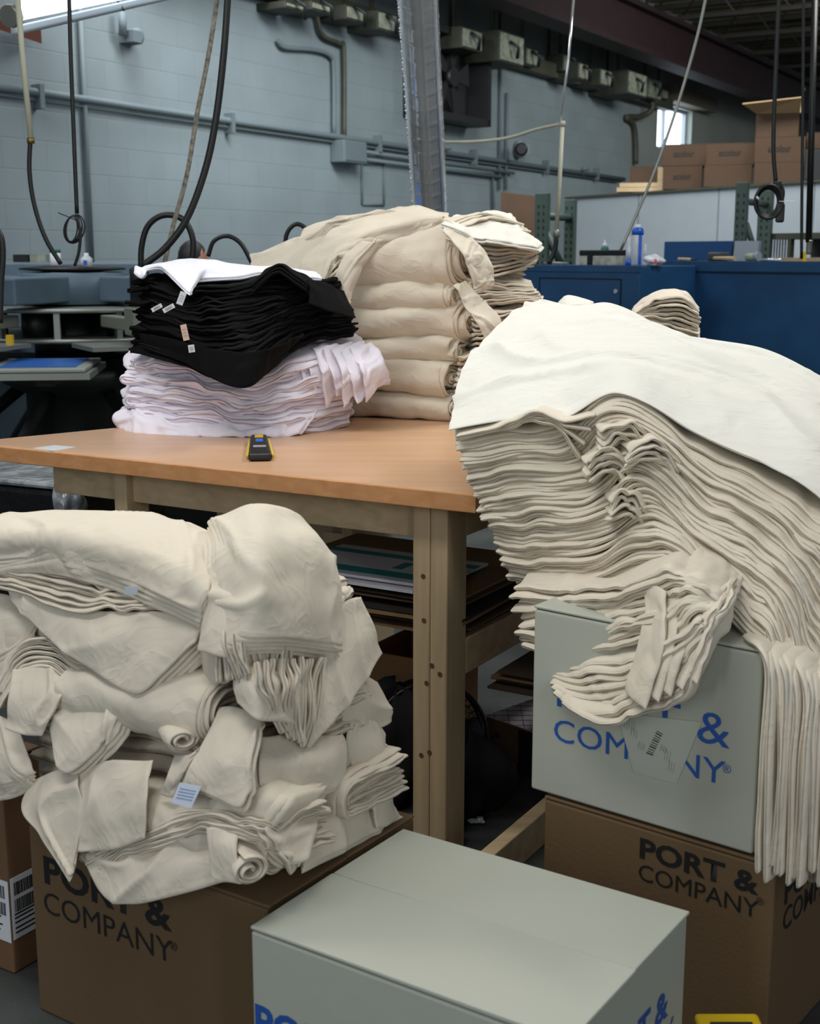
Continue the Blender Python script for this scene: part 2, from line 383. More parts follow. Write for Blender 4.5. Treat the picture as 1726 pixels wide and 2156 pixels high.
# ================================================================== THINGS ON THE WALL
s = MB().tube([W(-4, .05, 2.56), W(10.4, .05, 2.50)], .028, 10)
s.tube([W(-4, .03, 2.515), W(10.2, .03, 2.455)], .012, 8)
for t in (-.5, 1.6, 3.9, 5.9, 7.8, 9.4):
    s.wbox(t-.02, t+.02, 0, .085, 2.44, 2.60)
tag(s.build('conduit_run', M_PIPEP), 'long pair of grey painted conduits running the length of the block wall', 'conduit')
for px, a, b, nm in ((182, 20, 560, 'thin vertical grey conduit on the wall left of the hanging cables'),
                    (1052, 80, 400, 'thin vertical grey conduit on the wall right of the exhaust fan'),
                    (1066, 195, 400, 'short vertical grey conduit beside the security camera')):
    p = PW(px, 300, .03); t = WT(p); za = PW(px, a, .03)[2]; zb = PW(px, b, .03)[2]
    tag(MB().tube([W(t, .03, za), W(t, .03, zb)], .018, 8).build('wall_conduit', M_PIPEP), nm, 'conduit')
# bent conduit dropping to the junction box
tag(MB().tube([PW(665, 0, .05), PW(668, 40, .05), PW(680, 75, .05), PW(715, 92, .05), PW(724, 110, .05), PW(725, 300, .05)], .022, 8, 6).build('bent_conduit', M_OLIVE), 'dark bent flexible conduit dropping to the grey junction box', 'conduit')
tag(MB().tube([PW(585, 85, .04), PW(600, 100, .04), PW(660, 105, .04), PW(695, 118, .04), PW(702, 150, .04), PW(703, 285, .04)], .02, 8, 6).build('bent_conduit', M_PIPEP), 'wall-coloured bent conduit left of the dark one', 'conduit')
jb = MB().wbox(3.13, 3.52, 0, .16, 2.30, 2.50).build('junction_box', M_PIPEP, bevel=.01)
tag(jb, 'small grey painted junction box under the long conduit', 'electrical box')
MB().wbox(3.15, 3.50, .16, .168, 2.32, 2.48).build('cover', M_PIPEP, jb)
for zz in (2.43, 2.37):
    pass
tag(MB().tube([W(3.5, .05, 2.43), W(6.9, .05, 2.40)], .018, 8).tube([W(3.5, .05, 2.36), W(6.6, .05, 2.34)], .018, 8).build('conduit_run', M_PIPEP), 'two thin conduits leaving the junction box to the right', 'conduit')
s = MB()
for a, b in (((762, 345), (762, 430)), ((762, 430), (808, 432)), ((808, 432), (808, 345)), ((808, 345), (762, 345))): s.tube([PW(*a, .01), PW(*b, .01)], .012, 6)
tag(s.build('access_panel', M_PIPEP), 'small rectangular access panel frame painted into the wall', 'panel')
tag(MB().tube([PW(925, 352, .03), PW(1036, 362, .03), PW(1038, 440, .03)], .02, 8).build('wall_conduit', M_PIPEP), 'grey conduit turning down behind the metal duct', 'conduit')
# valve-like fitting upper left, spout, clutter
v = MB().tube([PW(257, 25, .08), PW(259, 75, .08)], .03, 8).wbox(WT(PW(250, 80)), WT(PW(268, 80)), 0, .14, PW(259, 92)[2], PW(259, 68)[2])
v = v.build('wall_speaker', M_PIPEP); tag(v, 'small grey painted fitting high on the wall at upper left', 'fitting')
MB().lathe(PW(275, 78, .02), [(.06, 0), (.06, .08), (.03, .1)], 14, WN).build('dial', M_PIPEP, v)
c = MB().lathe(PW(1090, 315, .02), [(.10, 0), (.10, .05), (.06, .06), (.06, .12)], 16, WN).build('security_camera', M_PART); tag(c, 'round white security camera on the block wall', 'camera')
MB().lathe(PW(1096, 314, .16), [(.075, 0), (.075, .2), (.05, .21)], 16, PY(1110, 318, 14)-PW(1096, 314, .16)).build('lens', M_BLK, c)
# exhaust fan
f = empty('exhaust_fan', W(5.3, 0, 2.82), 'dark exhaust fan with square shroud high on the wall behind the duct', 'fan')
s = MB()
for a in ((4.45, 4.52, 2.82, 3.72), (5.74, 5.81, 2.82, 3.72), (4.45, 5.81, 2.82, 2.89), (4.45, 5.81, 3.65, 3.72)): s.wbox(a[0], a[1], 0, .3, a[2], a[3])
s.wbox(4.5, 5.78, .02, .06, 2.85, 3.7)
s.build('shroud', M_DARK, f)
for k in range(5):
    a0 = k*1.2566; c0 = W(5.13, .16, 3.27); U = WD; V = np.array([0, 0, 1.0])
    pts = [c0+U*(math.cos(a0+da)*r)*.42+V*(math.sin(a0+da)*r)*.42 for r, da in ((.2, -.3), (.95, -.15), (.98, .45), (.2, .3))]
    MB().poly(pts, WN*.02).build('blade', M_DARK, f)
MB().lathe(W(5.13, .14, 3.27), [(.1, 0), (.1, .08)], 14, WN).build('hub', M_DARK, f)
# wireway and the row of electrical boxes
tag(MB().wbox(.5, 12.0, 0, .16, 3.56, 3.72).build('wireway', M_OLIVE), 'dark trough running under the row of electrical boxes', 'electrical trough')
EB = [(600, 640, 0, 16, .3), (655, 700, 0, 20, .34), (728, 768, 8, 40, .3), (795, 835, 20, 62, .34), (972, 1014, 54, 100, .42), (1052, 1102, 62, 128, .48), (1107, 1131, 98, 136, .25), (1186, 1212, 112, 150, .25), (1218, 1237, 130, 166, .42), (1264, 1287, 143, 179, .42), (1323, 1361, 146, 197, .55), (1364, 1391, 160, 206, .3), (1394, 1405, 186, 208, .2)]
ELAB = ['first small grey box at the left end of the dark trough', 'second box on the dark trough, above the bent conduit', 'third box on the dark trough, right of the bent conduit', 'dim box just left of the shiny duct', 'scuffed grey box just right of the shiny duct', 'largest scuffed switch box with dark lever, right of duct', 'small box with orange tag beside the largest switch box', 'plain dark box in the middle of the row', 'small scuffed box with yellow stains mid-row', 'small scuffed box left of the deep grey box', 'deep grey switch box with lever left of the window', 'narrow grey box on the window side of the deep one', 'tiny grey box above the window corner']
for (x0, x1, y0, y1, off), lb in zip(EB, ELAB):
    a = PW(x0, y0, off); b = PW(x0, y1, off); c2 = PW(x1, (y0+y1)/2, off); t0 = WT(a); t1 = WT(c2)
    e = empty('switch_box', W((t0+t1)/2, 0, b[2]), lb, 'electrical box', 'electrical boxes along the trough')
    MB().wbox(t0, t1, .0, off, b[2], a[2]).build('body', M_SHADEBOX, e, bevel=.008)
    MB().wbox(t0+.02, t1-.02, off, off+.012, b[2]+.02, a[2]-.02).build('cover', M_GBOX, e)
    if x1-x0 > 18:
        zc = (a[2]+b[2])/2; tc_ = t0+(t1-t0)*.35
        MB().tube([W(tc_, off+.02, zc+.06), W(tc_+.05, off+.1, zc), W(tc_+.1, off+.06, zc-.1)], .02, 6).build('lever', M_DARK, e)
    MB().tube([W((t0+t1)/2, off*.5, a[2]-.01), W((t0+t1)/2, off*.5, 5.0)], .022, 6).build('riser', M_OLIVE, e)
for x in (948, 1052, 1156, 1246, 1281):
    t = WT(PW(x, 60, .05)); tag(MB().tube([W(t, .05, 3.7), W(t, .05, 5.0)], .018, 6).build('riser_conduit', M_DARK), 'thin vertical conduit rising to the roof between the boxes', 'conduit', 'risers between the electrical boxes')
tag(MB().tube([PW(1372, 208, .2), PW(1372, 230, .2), PW(1350, 245, .1), PW(1318, 247, .05), PW(1332, 260, .05), PW(1337, 290, .05), PW(1338, 345, .05)], .04, 8, 6).build('bent_conduit', M_OLIVE), 'thick dark conduit bending down the wall left of the window', 'conduit')
for q, (x, y) in enumerate(((1232, 360), (942, 315))):
    tag(MB().tube([PW(x-6, y+10, .03), PW(x-5, y-4, .1), PW(x+6, y-4, .14)], .025, 8, 4).build('wall_tap', M_PIPEP), ['small hooked tap above the conduit right of centre', 'small hooked tap beside the shiny duct'][q], 'tap')

# ================================================================== PARTITION, RACK, CARTONS ON TOP
PA = PZ(1195, 415, 2.05); PB = PZ(1726, 378, 2.05); pd = (PB-PA)/np.linalg.norm(PB-PA); pn = np.array([pd[1]*-1, pd[0], 0])
if pn[1] < 0: pn = -pn
PE = PA+pd*5.2
def pbox(s, a0, a1, b0, b1, z0, z1):
    o = PA*np.array([1, 1, 0])
    return s.box(o+pd*a0+pn*b0+np.array([0, 0, z0]), pd*(a1-a0), pn*(b1-b0), (0, 0, z1-z0))
s = MB(); pbox(s, 0, 5.2, 0, .08, 0, 2.03); s = s.build('partition', M_PART)
tag(s, 'pale grey storage room partition wall carrying the cartons', 'partition')
t_ = MB(); pbox(t_, -.02, 5.2, -.03, 2.6, 2.03, 2.05); t_.build('roof_board', M_OLIVE, s)
for a in (1.2, 2.35, 3.5):
    q = MB(); pbox(q, a, a+.012, -.004, 0, 0, 2.03); q.build('seam', M_PIPEP, s)
ZT = 2.05
fr = math.radians(-14); fx = np.array([math.cos(fr), math.sin(fr), 0]); fy = np.array([-fx[1], fx[0], 0])
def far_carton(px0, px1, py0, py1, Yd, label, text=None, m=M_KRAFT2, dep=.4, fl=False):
    a = PY(px0, py1, Yd); b = PY(px1, py1, Yd); c3 = PY(px0, py0, Yd); wd = np.linalg.norm((b-a)[:2])/math.cos(fr)*.985; h = c3[2]-a[2]
    e = empty('carton', a+fx*wd/2+fy*dep/2, label, 'cardboard box', 'cartons on the storage room roof')
    MB().box(a, fx*wd, fy*dep, (0, 0, h*.985)).build('body', m, e, bevel=.006)
    MB().box(a+fx*0.0+np.array([0, 0, h*.985]), fx*wd, fy*dep*.49, (0, 0, .006)).build('flap', m, e)
    MB().box(a+fy*dep*.5+np.array([0, 0, h*.985]), fx*wd, fy*dep*.49, (0, 0, .006)).build('flap', m, e)
    if text: text_part(text, a+fx*wd*.26+np.array([0, 0, h*.42]), fx, (0, 0, 1), .062, M_INKK, e, 'printed_text', bold=.01, squeeze=wd*.52/(.062/.72*4.0), push=.004)
    if fl:
        z = np.array([0, 0, h])
        MB().hexa([a+z, a+fx*wd+z, a+fx*wd*1.0-fy*.22+z+(0, 0, .10), a-fx*.12-fy*.22+z+(0, 0, .06), a+z+(0, 0, .008), a+fx*wd+z+(0, 0, .008), a+fx*wd-fy*.22+z+(0, 0, .108), a-fx*.12-fy*.22+z+(0, 0, .068)]).build('flap', mat('carton_inside', (190, 160, 120), .8), e)
        MB().hexa([a+fx*wd+z, a+fx*wd+fy*dep+z, a+fx*(wd+.03)+fy*dep+z+(0, 0, .26), a+fx*(wd+.02)+z+(0, 0, .2), a+fx*(wd+.008)+z, a+fx*(wd+.008)+fy*dep+z, a+fx*(wd+.038)+fy*dep+z+(0, 0, .26), a+fx*(wd+.028)+z+(0, 0, .2)]).build('flap', mat('carton_inside', (190, 160, 120), .8), e)
    return e
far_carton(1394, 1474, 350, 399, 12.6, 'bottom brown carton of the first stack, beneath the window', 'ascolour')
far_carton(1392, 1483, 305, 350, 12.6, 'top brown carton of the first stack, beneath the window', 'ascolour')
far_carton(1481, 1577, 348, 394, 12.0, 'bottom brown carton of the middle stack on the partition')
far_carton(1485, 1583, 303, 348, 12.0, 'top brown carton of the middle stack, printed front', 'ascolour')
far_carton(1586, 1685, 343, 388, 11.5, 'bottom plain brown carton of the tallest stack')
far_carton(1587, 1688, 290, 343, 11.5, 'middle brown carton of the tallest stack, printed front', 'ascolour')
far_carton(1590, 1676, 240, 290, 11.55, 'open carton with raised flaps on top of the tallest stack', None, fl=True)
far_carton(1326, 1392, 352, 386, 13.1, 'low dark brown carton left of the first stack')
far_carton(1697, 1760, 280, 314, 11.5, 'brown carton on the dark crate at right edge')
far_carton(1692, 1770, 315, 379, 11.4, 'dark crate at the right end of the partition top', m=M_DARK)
a = PY(1298, 404, 13.0); e = tag(MB().box(a, fx*.52, fy*.25, (0, 0, .04)).build('wood_board', M_PINEH), 'lower pale board lying left of the cartons', 'board')
e = tag(MB().box(a+np.array([.03, .02, .045]), fx*.47, fy*.25, (0, 0, .04)).build('wood_board', M_PINEH), 'upper pale board lying left of the cartons', 'board')
tag(MB().box(PY(1383, 401, 12.9), fx*.05, fy*.1, (0, 0, .22)).build('wood_block', M_PINEH), 'short upright pale block against the first carton stack', 'block')

def upright(px, y0, Yd, lab, w=.075):
    p = PY(px, y0, Yd); z1 = p[2]
    e = empty('rack_upright', (p[0], p[1], 0), lab, 'rack')
    MB().cbox((p[0], p[1], z1/2), w, .06, z1, -.5).build('post', M_GREEN, e, bevel=.004)
    h = MB(); z = .2
    ca, sa = math.cos(-.5), math.sin(-.5)
    while z < z1-.05:
        for dx in (-.02, .02):
            q = np.array([p[0], p[1], z])+np.array([ca, sa, 0])*dx+np.array([sa, -ca, 0])*.0295
            h.cbox(q, .012, .004, .022, -.5)
        z += .05
    h.build('slot_row', M_BLK, e)
    return p
upright(1143, 407, 9.6, 'green slotted rack upright in front of the brown board', .1)
upright(1202, 420, 9.9, 'green slotted rack upright at the left end of the partition', .08)
upright(1564, 384, 9.0, 'green slotted rack upright in front of the partition', .08)
upright(1614, 400, 9.5, 'blue-green rack post behind the hanging power strip', .1)
tag(MB().tube([PY(1146, 456, 9.6), PY(1202, 458, 9.9)], .03, 6).tube([PY(1150, 490, 9.6), PY(1180, 555, 9.6)], .03, 6).build('rack_beam', M_GREEN), 'green cross beam and brace between the two left uprights', 'beam')
tag(MB().tube([PY(1568, 424, 9.0), PY(1614, 430, 9.5)], .025, 6).tube([PY(1570, 470, 9.05), PY(1592, 540, 9.05)], .022, 6).build('rack_beam', M_GREEN), 'green cross beam and brace by the hanging power strip', 'beam')
a = PY(1054, 404, 10.2); b = PY(1157, 416, 10.4)
tag(MB().hexa([PY(1056, 560, 9.9)*np.array([1, 1, 0])+(0, 0, 0), PY(1157, 560, 10.3)*np.array([1, 1, 0]), PY(1160, 560, 10.35)*np.array([1, 1, 0]), PY(1058, 560, 9.95)*np.array([1, 1, 0]), PY(1054, 404, 10.0), PY(1157, 416, 10.4), PY(1158, 416, 10.43), PY(1055, 404, 10.03)]).build('hardboard_sheet', M_BOARD), 'tall brown hardboard sheet leaning behind the rack', 'board')

# ================================================================== BLUE CABINETS
ZC = 1.425
A = PY(1100, 557, 7.9); B = PY(1347, 557, 7.2); C = PY(1388, 555, 7.9)
A[2] = B[2] = C[2] = 0
d1 = (B-A)/np.linalg.norm(B-A); n1 = np.array([-d1[1], d1[0], 0])
cb = empty('cabinet', (A+B)/2, 'dark blue metal cabinet with a framed door panel, left of the two', 'cabinet')
ZC = PY(1230, 559, 7.5)[2]
MB().box(A, B-A, n1*1.0, (0, 0, ZC)).build('body', M_BLUE, cb, bevel=.006)
q = lambda f, z, o=0.0: A+(B-A)*f-n1*o+np.array([0, 0, z])
s = MB()
fa, fb, za, zb = .16, .86, .2, ZC-.07
for x0, x1, z0, z1 in ((fa, fa+.008, za, zb), (fb-.008, fb, za, zb), (fa, fb, zb-.008, zb), (fa, fb, za, za+.008)):
    s.box(q(x0, z0, .002), (B-A)*(x1-x0), -n1*.004, (0, 0, z1-z0))
dr = MB().box(q(fa, za, 0), (B-A)*(fb-fa), -n1*.003, (0, 0, zb-za)).build('door', M_BLUE, cb)
s.build('door_gap', M_BLUED, dr)
MB().lathe(q(.82, ZC-.14, 0), [(.012, 0), (.012, .01)], 12, -n1).build('lock', M_STEEL, dr)
MB().box(q(-.002, ZC-.035, .006), (B-A)*1.004, n1*.02, (0, 0, .035)).build('top_rail', M_BLUE, cb)
D = PY(1386, 553, 7.75); E_ = PY(1800, 545, 6.7); D[2] = E_[2] = 0
d2 = (E_-D)/np.linalg.norm(E_-D); n2 = np.array([-d2[1], d2[0], 0]); ZC2 = PY(1500, 550, 7.4)[2]
cb2 = empty('cabinet', (D+E_)/2, 'long dark blue metal cabinet on the right with tools on top', 'cabinet')
MB().box(D, E_-D, n2*1.2, (0, 0, ZC2)).build('body', M_BLUE, cb2, bevel=.006)
MB().box(D-n2*.008+np.array([0, 0, ZC2-.055]), E_-D, n2*.02, (0, 0, .055)).build('top_rail', M_BLUE, cb2)
MB().box(D-n2*.012+np.array([0, 0, ZC2-.062]), E_-D, n2*.014, (0, 0, .005)).build('trim_line', M_BLUED, cb2)
# upright blue panel behind
a = PY(1397, 553, 8.7); a[2] = 1.2; b = PY(1538, 553, 8.3); b[2] = 1.2
h = PY(1460, 508, 8.5)[2]-1.2
tag(MB().box(a, b-a, (0.03, .05, 0), (0, 0, h)).build('blue_panel', mat('bright_blue_panel', (22, 70, 118), .45)), 'blue metal hood panel standing behind the cabinet', 'panel')
tag(MB().box(b, (.14, -.04, 0), (0.03, .05, 0), (.02, 0, h)).build('panel_end', M_PART), 'grey sheet at the right end of the blue panel', 'panel')
z1 = ZC; z2 = ZC2
def on1(px, back=.15):
    p = PP(px, 556, A+n1*back, n1); p[2] = ZC; return p
def on2(px, back=.15):
    p = PP(px, 550, D+n2*back, n2); p[2] = ZC2; return p
# spray can
p = on1(1340, .2); k = np.linalg.norm(p[:2])/2776.0
e = empty('spray_can', p, 'tall blue and white can standing on the cabinet', 'can')
MB().lathe(p, [(11*k, 0), (12*k, 3*k), (12*k, 62*k), (11*k, 66*k)], 20).build('body', M_PLASTIC, e)
MB().lathe(p+(0, 0, 62*k), [(12.4*k, 0), (12.4*k, 8*k), (10*k, 14*k), (7*k, 15*k)], 20).build('shoulder', M_BLUEP, e)
MB().lathe(p+(0, 0, 76*k), [(7*k, 0), (8*k, 2*k), (5*k, 7*k)], 16).build('cap', M_PLASTIC, e)
MB().cbox(p+(4*k, -12.2*k, 32*k), 7*k, 1.5*k, 60*k).build('stripe', M_BLUEP, e)
p = on1(1322, .12)
e = empty('trigger_bottle', p, 'small clear trigger bottle with blue base left of the tall can', 'bottle')
MB().lathe(p, [(6*k, 0), (6*k, 12*k)], 14).build('liquid_base', M_BLUEP, e)
MB().lathe(p+(0, 0, 12*k), [(6*k, 0), (5*k, 20*k), (2.5*k, 32*k), (2.5*k, 40*k)], 14).build('body', M_PLASTIC, e)
MB().cbox(p+(-1*k, 0, 54*k), 8*k, 5*k, 10*k).build('trigger_head', M_PLASTIC, e)
p = on1(1357, .3); tag(MB().lathe(p, [(4*k, 0), (4*k, 34*k), (2*k, 38*k), (2*k, 44*k)], 12).build('slim_bottle', M_PLASTIC), 'slim white bottle just behind the tall can', 'bottle')
p = on1(1272, .55); e = empty('glue_bottle', p, 'small green bottle with white nozzle behind the ink bar', 'bottle')
MB().lathe(p, [(9*k, 0), (9*k, 36*k), (6*k, 42*k)], 16).build('body', M_GREENP, e); MB().lathe(p+(0, 0, 40*k), [(7*k, 0), (5*k, 6*k), (1.5*k, 10*k), (1*k, 15*k)], 12).build('nozzle', M_PLASTIC, e)
MB().lathe(p+(0, 0, 14*k), [(9.3*k, 0), (9.3*k, 12*k)], 16).build('label', M_PLASTIC, e)
p = on1(1218, .2); p2 = on1(1312, .2); dv = p2-p
e = empty('ink_stained_bar', (p+p2)/2, 'white squeegee bar stained with black ink on the cabinet', 'squeegee')
MB().box(p, dv, n1*.1, (0, 0, 20*k)).build('bar', mat('stained_white', (176, 176, 162), .5, var=.35, vscale=25), e, bevel=.004)
MB().box(p+(0, 0, 20*k), dv, n1*.1, (0, 0, 12*k)).build('ink_edge', M_BLK, e, bevel=.006)
MB().box(p-n1*.003+dv*.2, dv*.12, n1*.01, (0, 0, 22*k)).build('ink_stain', M_BLK, e)
def rag(name, ctr, rx, ry, rz, m, lab, cat, seed=1, parent=None):
    s = MB().ell(ctr, rx, ry, rz, 28, 16)
    rg = random.Random(seed); ph = [rg.random()*6 for _ in range(6)]
    c0 = to_vec(ctr)
    for v in s.bm.verts:
        d = v.co-c0; a = math.atan2(d.y/ry, d.x/rx); z = d.z/rz
        f = 1+.18*math.sin(3*a+ph[0]+2*z)+.12*math.sin(7*a+ph[1]-3*z)+.1*math.sin(5*z+ph[2]+a)
        v.co = c0+Vector((d.x*f, d.y*f, max(d.z*f, -rz*.8)))
    o = s.build(name, m, parent); return tag(o, lab, cat) if parent is None else o
p = on1(1374, .12); r = rag('crumpled_rag', p+(0, 0, 9*k), 20*k, 14*k, 11*k, M_PLASTIC, 'crumpled white rag with a pink stain on the cabinet', 'rag', 3)
rag('stain', p+(.0, -5*k, 8*k), 10*k, 11*k, 5*k, mat('pink_stain', (206, 90, 128), .7), None, None, 5, r)
tag(MB().tube([on1(1145, .1)+(0, 0, .01), on1(1195, .1)+(0, 0, .012)], .008, 6).build('metal_scraper', M_ALU), 'thin metal scraper lying at the left of the cabinet top', 'scraper')
# mallet, small tool, tape roll
p = on2(1488, .15); k2 = np.linalg.norm(p[:2])/2776.0; ax = d2
e = empty('rubber_mallet', p, 'rubber mallet with wooden handle lying on the blue cabinet', 'mallet')
MB().box(p-ax*2*k2, ax*34*k2, n2*.1, (0, 0, 18*k2)).build('head', mat('grey_rubber', (62, 66, 68), .6), e, bevel=.014, seg=3)
MB().tube([p+ax*24*k2+(0, 0, 6*k2)-n2*.02, p+ax*86*k2+(0, 0, 5*k2)-n2*.05], [3.4*k2, 5*k2], 10).build('handle', M_PINEH, e)
p = on2(1428, .15); e = empty('wood_scraper', p, 'small wooden handled tool left of the mallet', 'tool')
MB().tube([p+(0, 0, 4*k2), p+ax*34*k2+(0, 0, 3*k2)], 3.2*k2, 8).build('handle', M_PINEH, e); MB().tube([p+ax*34*k2+(0, 0, 3*k2), p+ax*50*k2+(0, 0, 3*k2)], 1.8*k2, 8).build('blade', M_DARK, e)
p = on2(1572, .3); e = empty('tape_roll', p, 'pale green tube lying right of the mallet', 'tube')
MB().tube([p+(0, 0, 8*k2), p+ax*22*k2+(0, 0, 8*k2)], 8*k2, 14).build('body', mat('pale_green', (150, 166, 140), .5), e); MB().tube([p+ax*22*k2+(0, 0, 9*k2), p+ax*30*k2+(0, 0, 9*k2)], 9.5*k2, 14).build('cap', M_PART, e)
p = on2(1600, .2); tag(MB().tube([p+(0, 0, 3*k2), p+ax*50*k2+(0, 0, 3*k2)], 3*k2, 8).build('metal_bar', M_STEEL), 'short steel bar lying at the right of the cabinet top', 'bar')
tag(MB().box(on2(1620, .3), ax*.9, n2*.4, (0, 0, .02)).build('wood_strip', M_PINEH), 'pale plank on the right end of the cabinet', 'board')
p = on2(1692, .1); tag(MB().cbox(p+(0, 0, .025), .02, .02, .05).build('yellow_plug', M_YEL), 'small yellow plug at the foot of the black pole', 'plug')
# rack with rods and rolls, right
R0 = PY(1590, 545, 9.6); R1 = PY(1790, 540, 8.9); R0[2] = R1[2] = 0
zt = PY(1600, 492, 9.6)[2]; dr_ = R1-R0; rn = np.array([-dr_[1], dr_[0], 0])/np.linalg.norm(dr_)
e = empty('screen_rack', (R0+R1)/2, 'olive bench with dark slatted rack of rolls at right', 'rack')
MB().box(R0+(0, 0, zt-.04), dr_, rn*.7, (0, 0, .04)).build('top', M_OLIVE, e)
for f_ in (0, .35): MB().box(R0+dr_*f_, dr_*.03, rn*.04, (0, 0, zt-.04)).build('leg', M_OLIVE, e)
MB().box(R0+rn*.6, dr_, rn*.02, (0, 0, zt-.04)).build('back', M_DARK, e)
for i in range(9): MB().tube([R0+dr_*(.04+.03*i)+rn*.1, R0+dr_*(.04+.03*i)+rn*.1+(0, 0, zt-.04)], .006, 6).build('rod', M_PART, e)
for i, c_ in enumerate(((96, 100, 72), (82, 62, 46), (72, 56, 46))):
    q_ = R0+dr_*(.38+.19*i*.8)+rn*.25; tag(MB().lathe(q_, [(.065, 0), (.065, zt-.18)], 16).build('fabric_roll', mat('roll%d' % i, c_, .7)), ['olive green roll standing under the bench', 'mid brown roll standing under the bench', 'dark brown roll standing furthest right under the bench'][i], 'roll')

# ================================================================== DUCT
dpts = [PY(877, -60, 6.0), PY(907, 470, 7.0)]
k = 6/2776.0
e = empty('metal_duct', dpts[1]*np.array([1, 1, 0])+(0, 0, .8), 'shiny spiral-ribbed metal duct rising behind the cream shirts', 'duct')
ax = (dpts[0]-dpts[1]); Ln = np.linalg.norm(ax); ax /= Ln
q0 = dpts[1]-ax*.9
qf = np.array([q0[0], q0[1], 0.0]); MB().tube([q0+ax*.92, q0+ax*.4, q0+ax*.1, q0*np.array([1, 1, 0])+np.array([.03, .05, q0[2]-.25]), qf+np.array([.03, .05, 0])], .079, 32, 6).build('lower_section', M_STEEL, e)
prof = []
for i in range(200):
    h_ = .98+i*.011; prof.append((.088+(.0022 if i % 8 == 0 else 0), h_))
pm = MB(); pm.lathe(q0, prof, 72, ax)
for v in pm.bm.verts:
    d_ = v.co-to_vec(q0); h_ = d_.dot(to_vec(ax)); rr_ = d_-to_vec(ax)*h_; a_ = math.atan2(rr_.y, rr_.x)
    v.co += rr_*(.012*math.sin(9*a_+.4)+.010*math.sin(14*a_+1.0+.3*math.sin(h_*2)))
pm.build('pipe', M_STEEL, e)
MB().lathe(q0, [(.08, .90), (.093, .92), (.090, .935), (.094, .95), (.090, .965), (.093, .98), (.088, 1.0)], 40, ax).build('collar', M_STEEL, e)
sm = MB(); uu = to_vec(ax).cross(Vector((0, 1, 0))).normalized()
def side(a_): 
    w_ = to_vec(ax).cross(uu); return np.array(uu*math.cos(a_)+w_*math.sin(a_))
for a_ in (math.pi*.75, math.pi*1.35): 
    sm.tube([q0+ax*1.0+side(a_)*.0885, q0+ax*3.2+side(a_)*.0885], .004, 6)
sm.build('seam', M_STEEL, e)
# crinkled foil tape down the seam
ft = MB(); rg = random.Random(4)
for i in range(150):
    a_ = math.pi*1.93+rg.uniform(-.08, .08); b_ = q0+ax*(1.0+i*.015)+side(a_)*.0895
    ft.ell(b_, .006*rg.uniform(.6, 1.4), .006, .008, 8, 5)
ft.build('foil_seam', M_STEEL, e)

# ================================================================== HANGING HOSES AND CABLES
def hose(name, pts, r, m, lab, cat='cable', n=8, sp=8, group=None):
    return tag(MB().tube([PY(*p) for p in pts], r, n, sp).build(name, m), lab, cat, group)
Y1 = 5.0
e = empty('air_drop', PY(65, 290, Y1), 'cream pipe with black hose hanging at the far left', 'hose')
MB().tube([PY(35, -30, Y1), PY(46, 100, Y1), PY(65, 292, Y1)], .011, 10).build('pipe', M_PVC, e)
MB().tube([PY(64, 290, Y1), PY(62, 360, Y1), PY(72, 430, Y1), PY(95, 500, Y1), PY(128, 556, Y1)], .0085, 10, 8).build('hose', M_BLK, e)
MB().lathe(PY(65, 302, Y1), [(.014, 0), (.014, .02)], 10).build('fitting', mat('brass', (140, 120, 60), .4, .8), e)
hose('power_cable', [(145, -20, 5), (149, 120, 5), (156, 300, 5), (162, 450, 5)], .008, M_BLK, 'straight black cable hanging left of the vertical conduit')
s = MB()
for i in range(4):
    c0 = PY(151+i*1.2, 482, 5); rx, rz = .022+.006*i, .045+.002*i
    s.tube([c0+np.array([math.cos(a)*rx, .004*i, math.sin(a)*rz+math.cos(a)*.012]) for a in np.linspace(0, 2*math.pi, 25)[:-1]], .003, 6, closed=True)
tag(s.build('cable_coil', M_BLK), 'small coil of thin wire tied to the black cable', 'cable')
hose('cable_tail', [(163, 460, 5), (169, 490, 5), (166, 530, 5), (157, 560, 5)], .006, M_BLK, 'thin cable tail curving below the wire coil')
hose('cable_tail', [(163, 465, 5), (140, 455, 5), (122, 448, 5)], .002, M_BLK, 'short stray wire end sticking left above the coil')
hose('speckled_cable', [(460, -20, 4.8), (440, 110, 4.8), (415, 240, 4.8), (393, 370, 4.8), (366, 470, 4.8), (345, 560, 4.8)], .0085, mat('speckled_cable', (120, 116, 106), .7, var=.6, vscale=70), 'grey speckled braided cable hanging left of the thick hose')
hose('rubber_hose', [(480, -20, 4.7), (471, 110, 4.7), (456, 240, 4.7), (434, 350, 4.7), (396, 455, 4.7), (350, 520, 4.7), (300, 560, 4.7)], .0125, M_BLK, 'thick black rubber hose sweeping down to the press', 'hose')
hose('looped_hose', [(297, 570, 5.2), (298, 520, 5.2), (312, 475, 5.2), (345, 453, 5.2), (385, 462, 5.2), (405, 500, 5.2), (404, 545, 5.2), (390, 570, 5.2)], .012, M_BLK, 'large black hose loop left of the person', 'hose')
hose('looped_hose', [(438, 540, 6), (450, 508, 6), (478, 497, 6), (506, 512, 6), (528, 550, 6), (540, 580, 6)], .01, M_BLK, 'low black hose arch right of the person', 'hose')
hose('looped_hose', [(600, 540, 6), (603, 495, 6), (620, 473, 6), (640, 478, 6), (652, 500, 6), (655, 530, 6)], .01, M_BLK, 'small black hose arch rising behind the cream shirts', 'hose')
hose('looped_hose', [(-30, 470, 4.2), (-2, 490, 4.2), (6, 530, 4.2), (2, 600, 4.2), (0, 680, 4.2)], .01, M_BLK, 'black hose bowing in at the left picture edge', 'hose')
tag(MB().tube([PY(-4, 500, 4.4), PY(0, 560, 4.4)], .016, 8).build('orange_tube', M_ORANGE), 'orange tube at the left picture edge', 'tube')
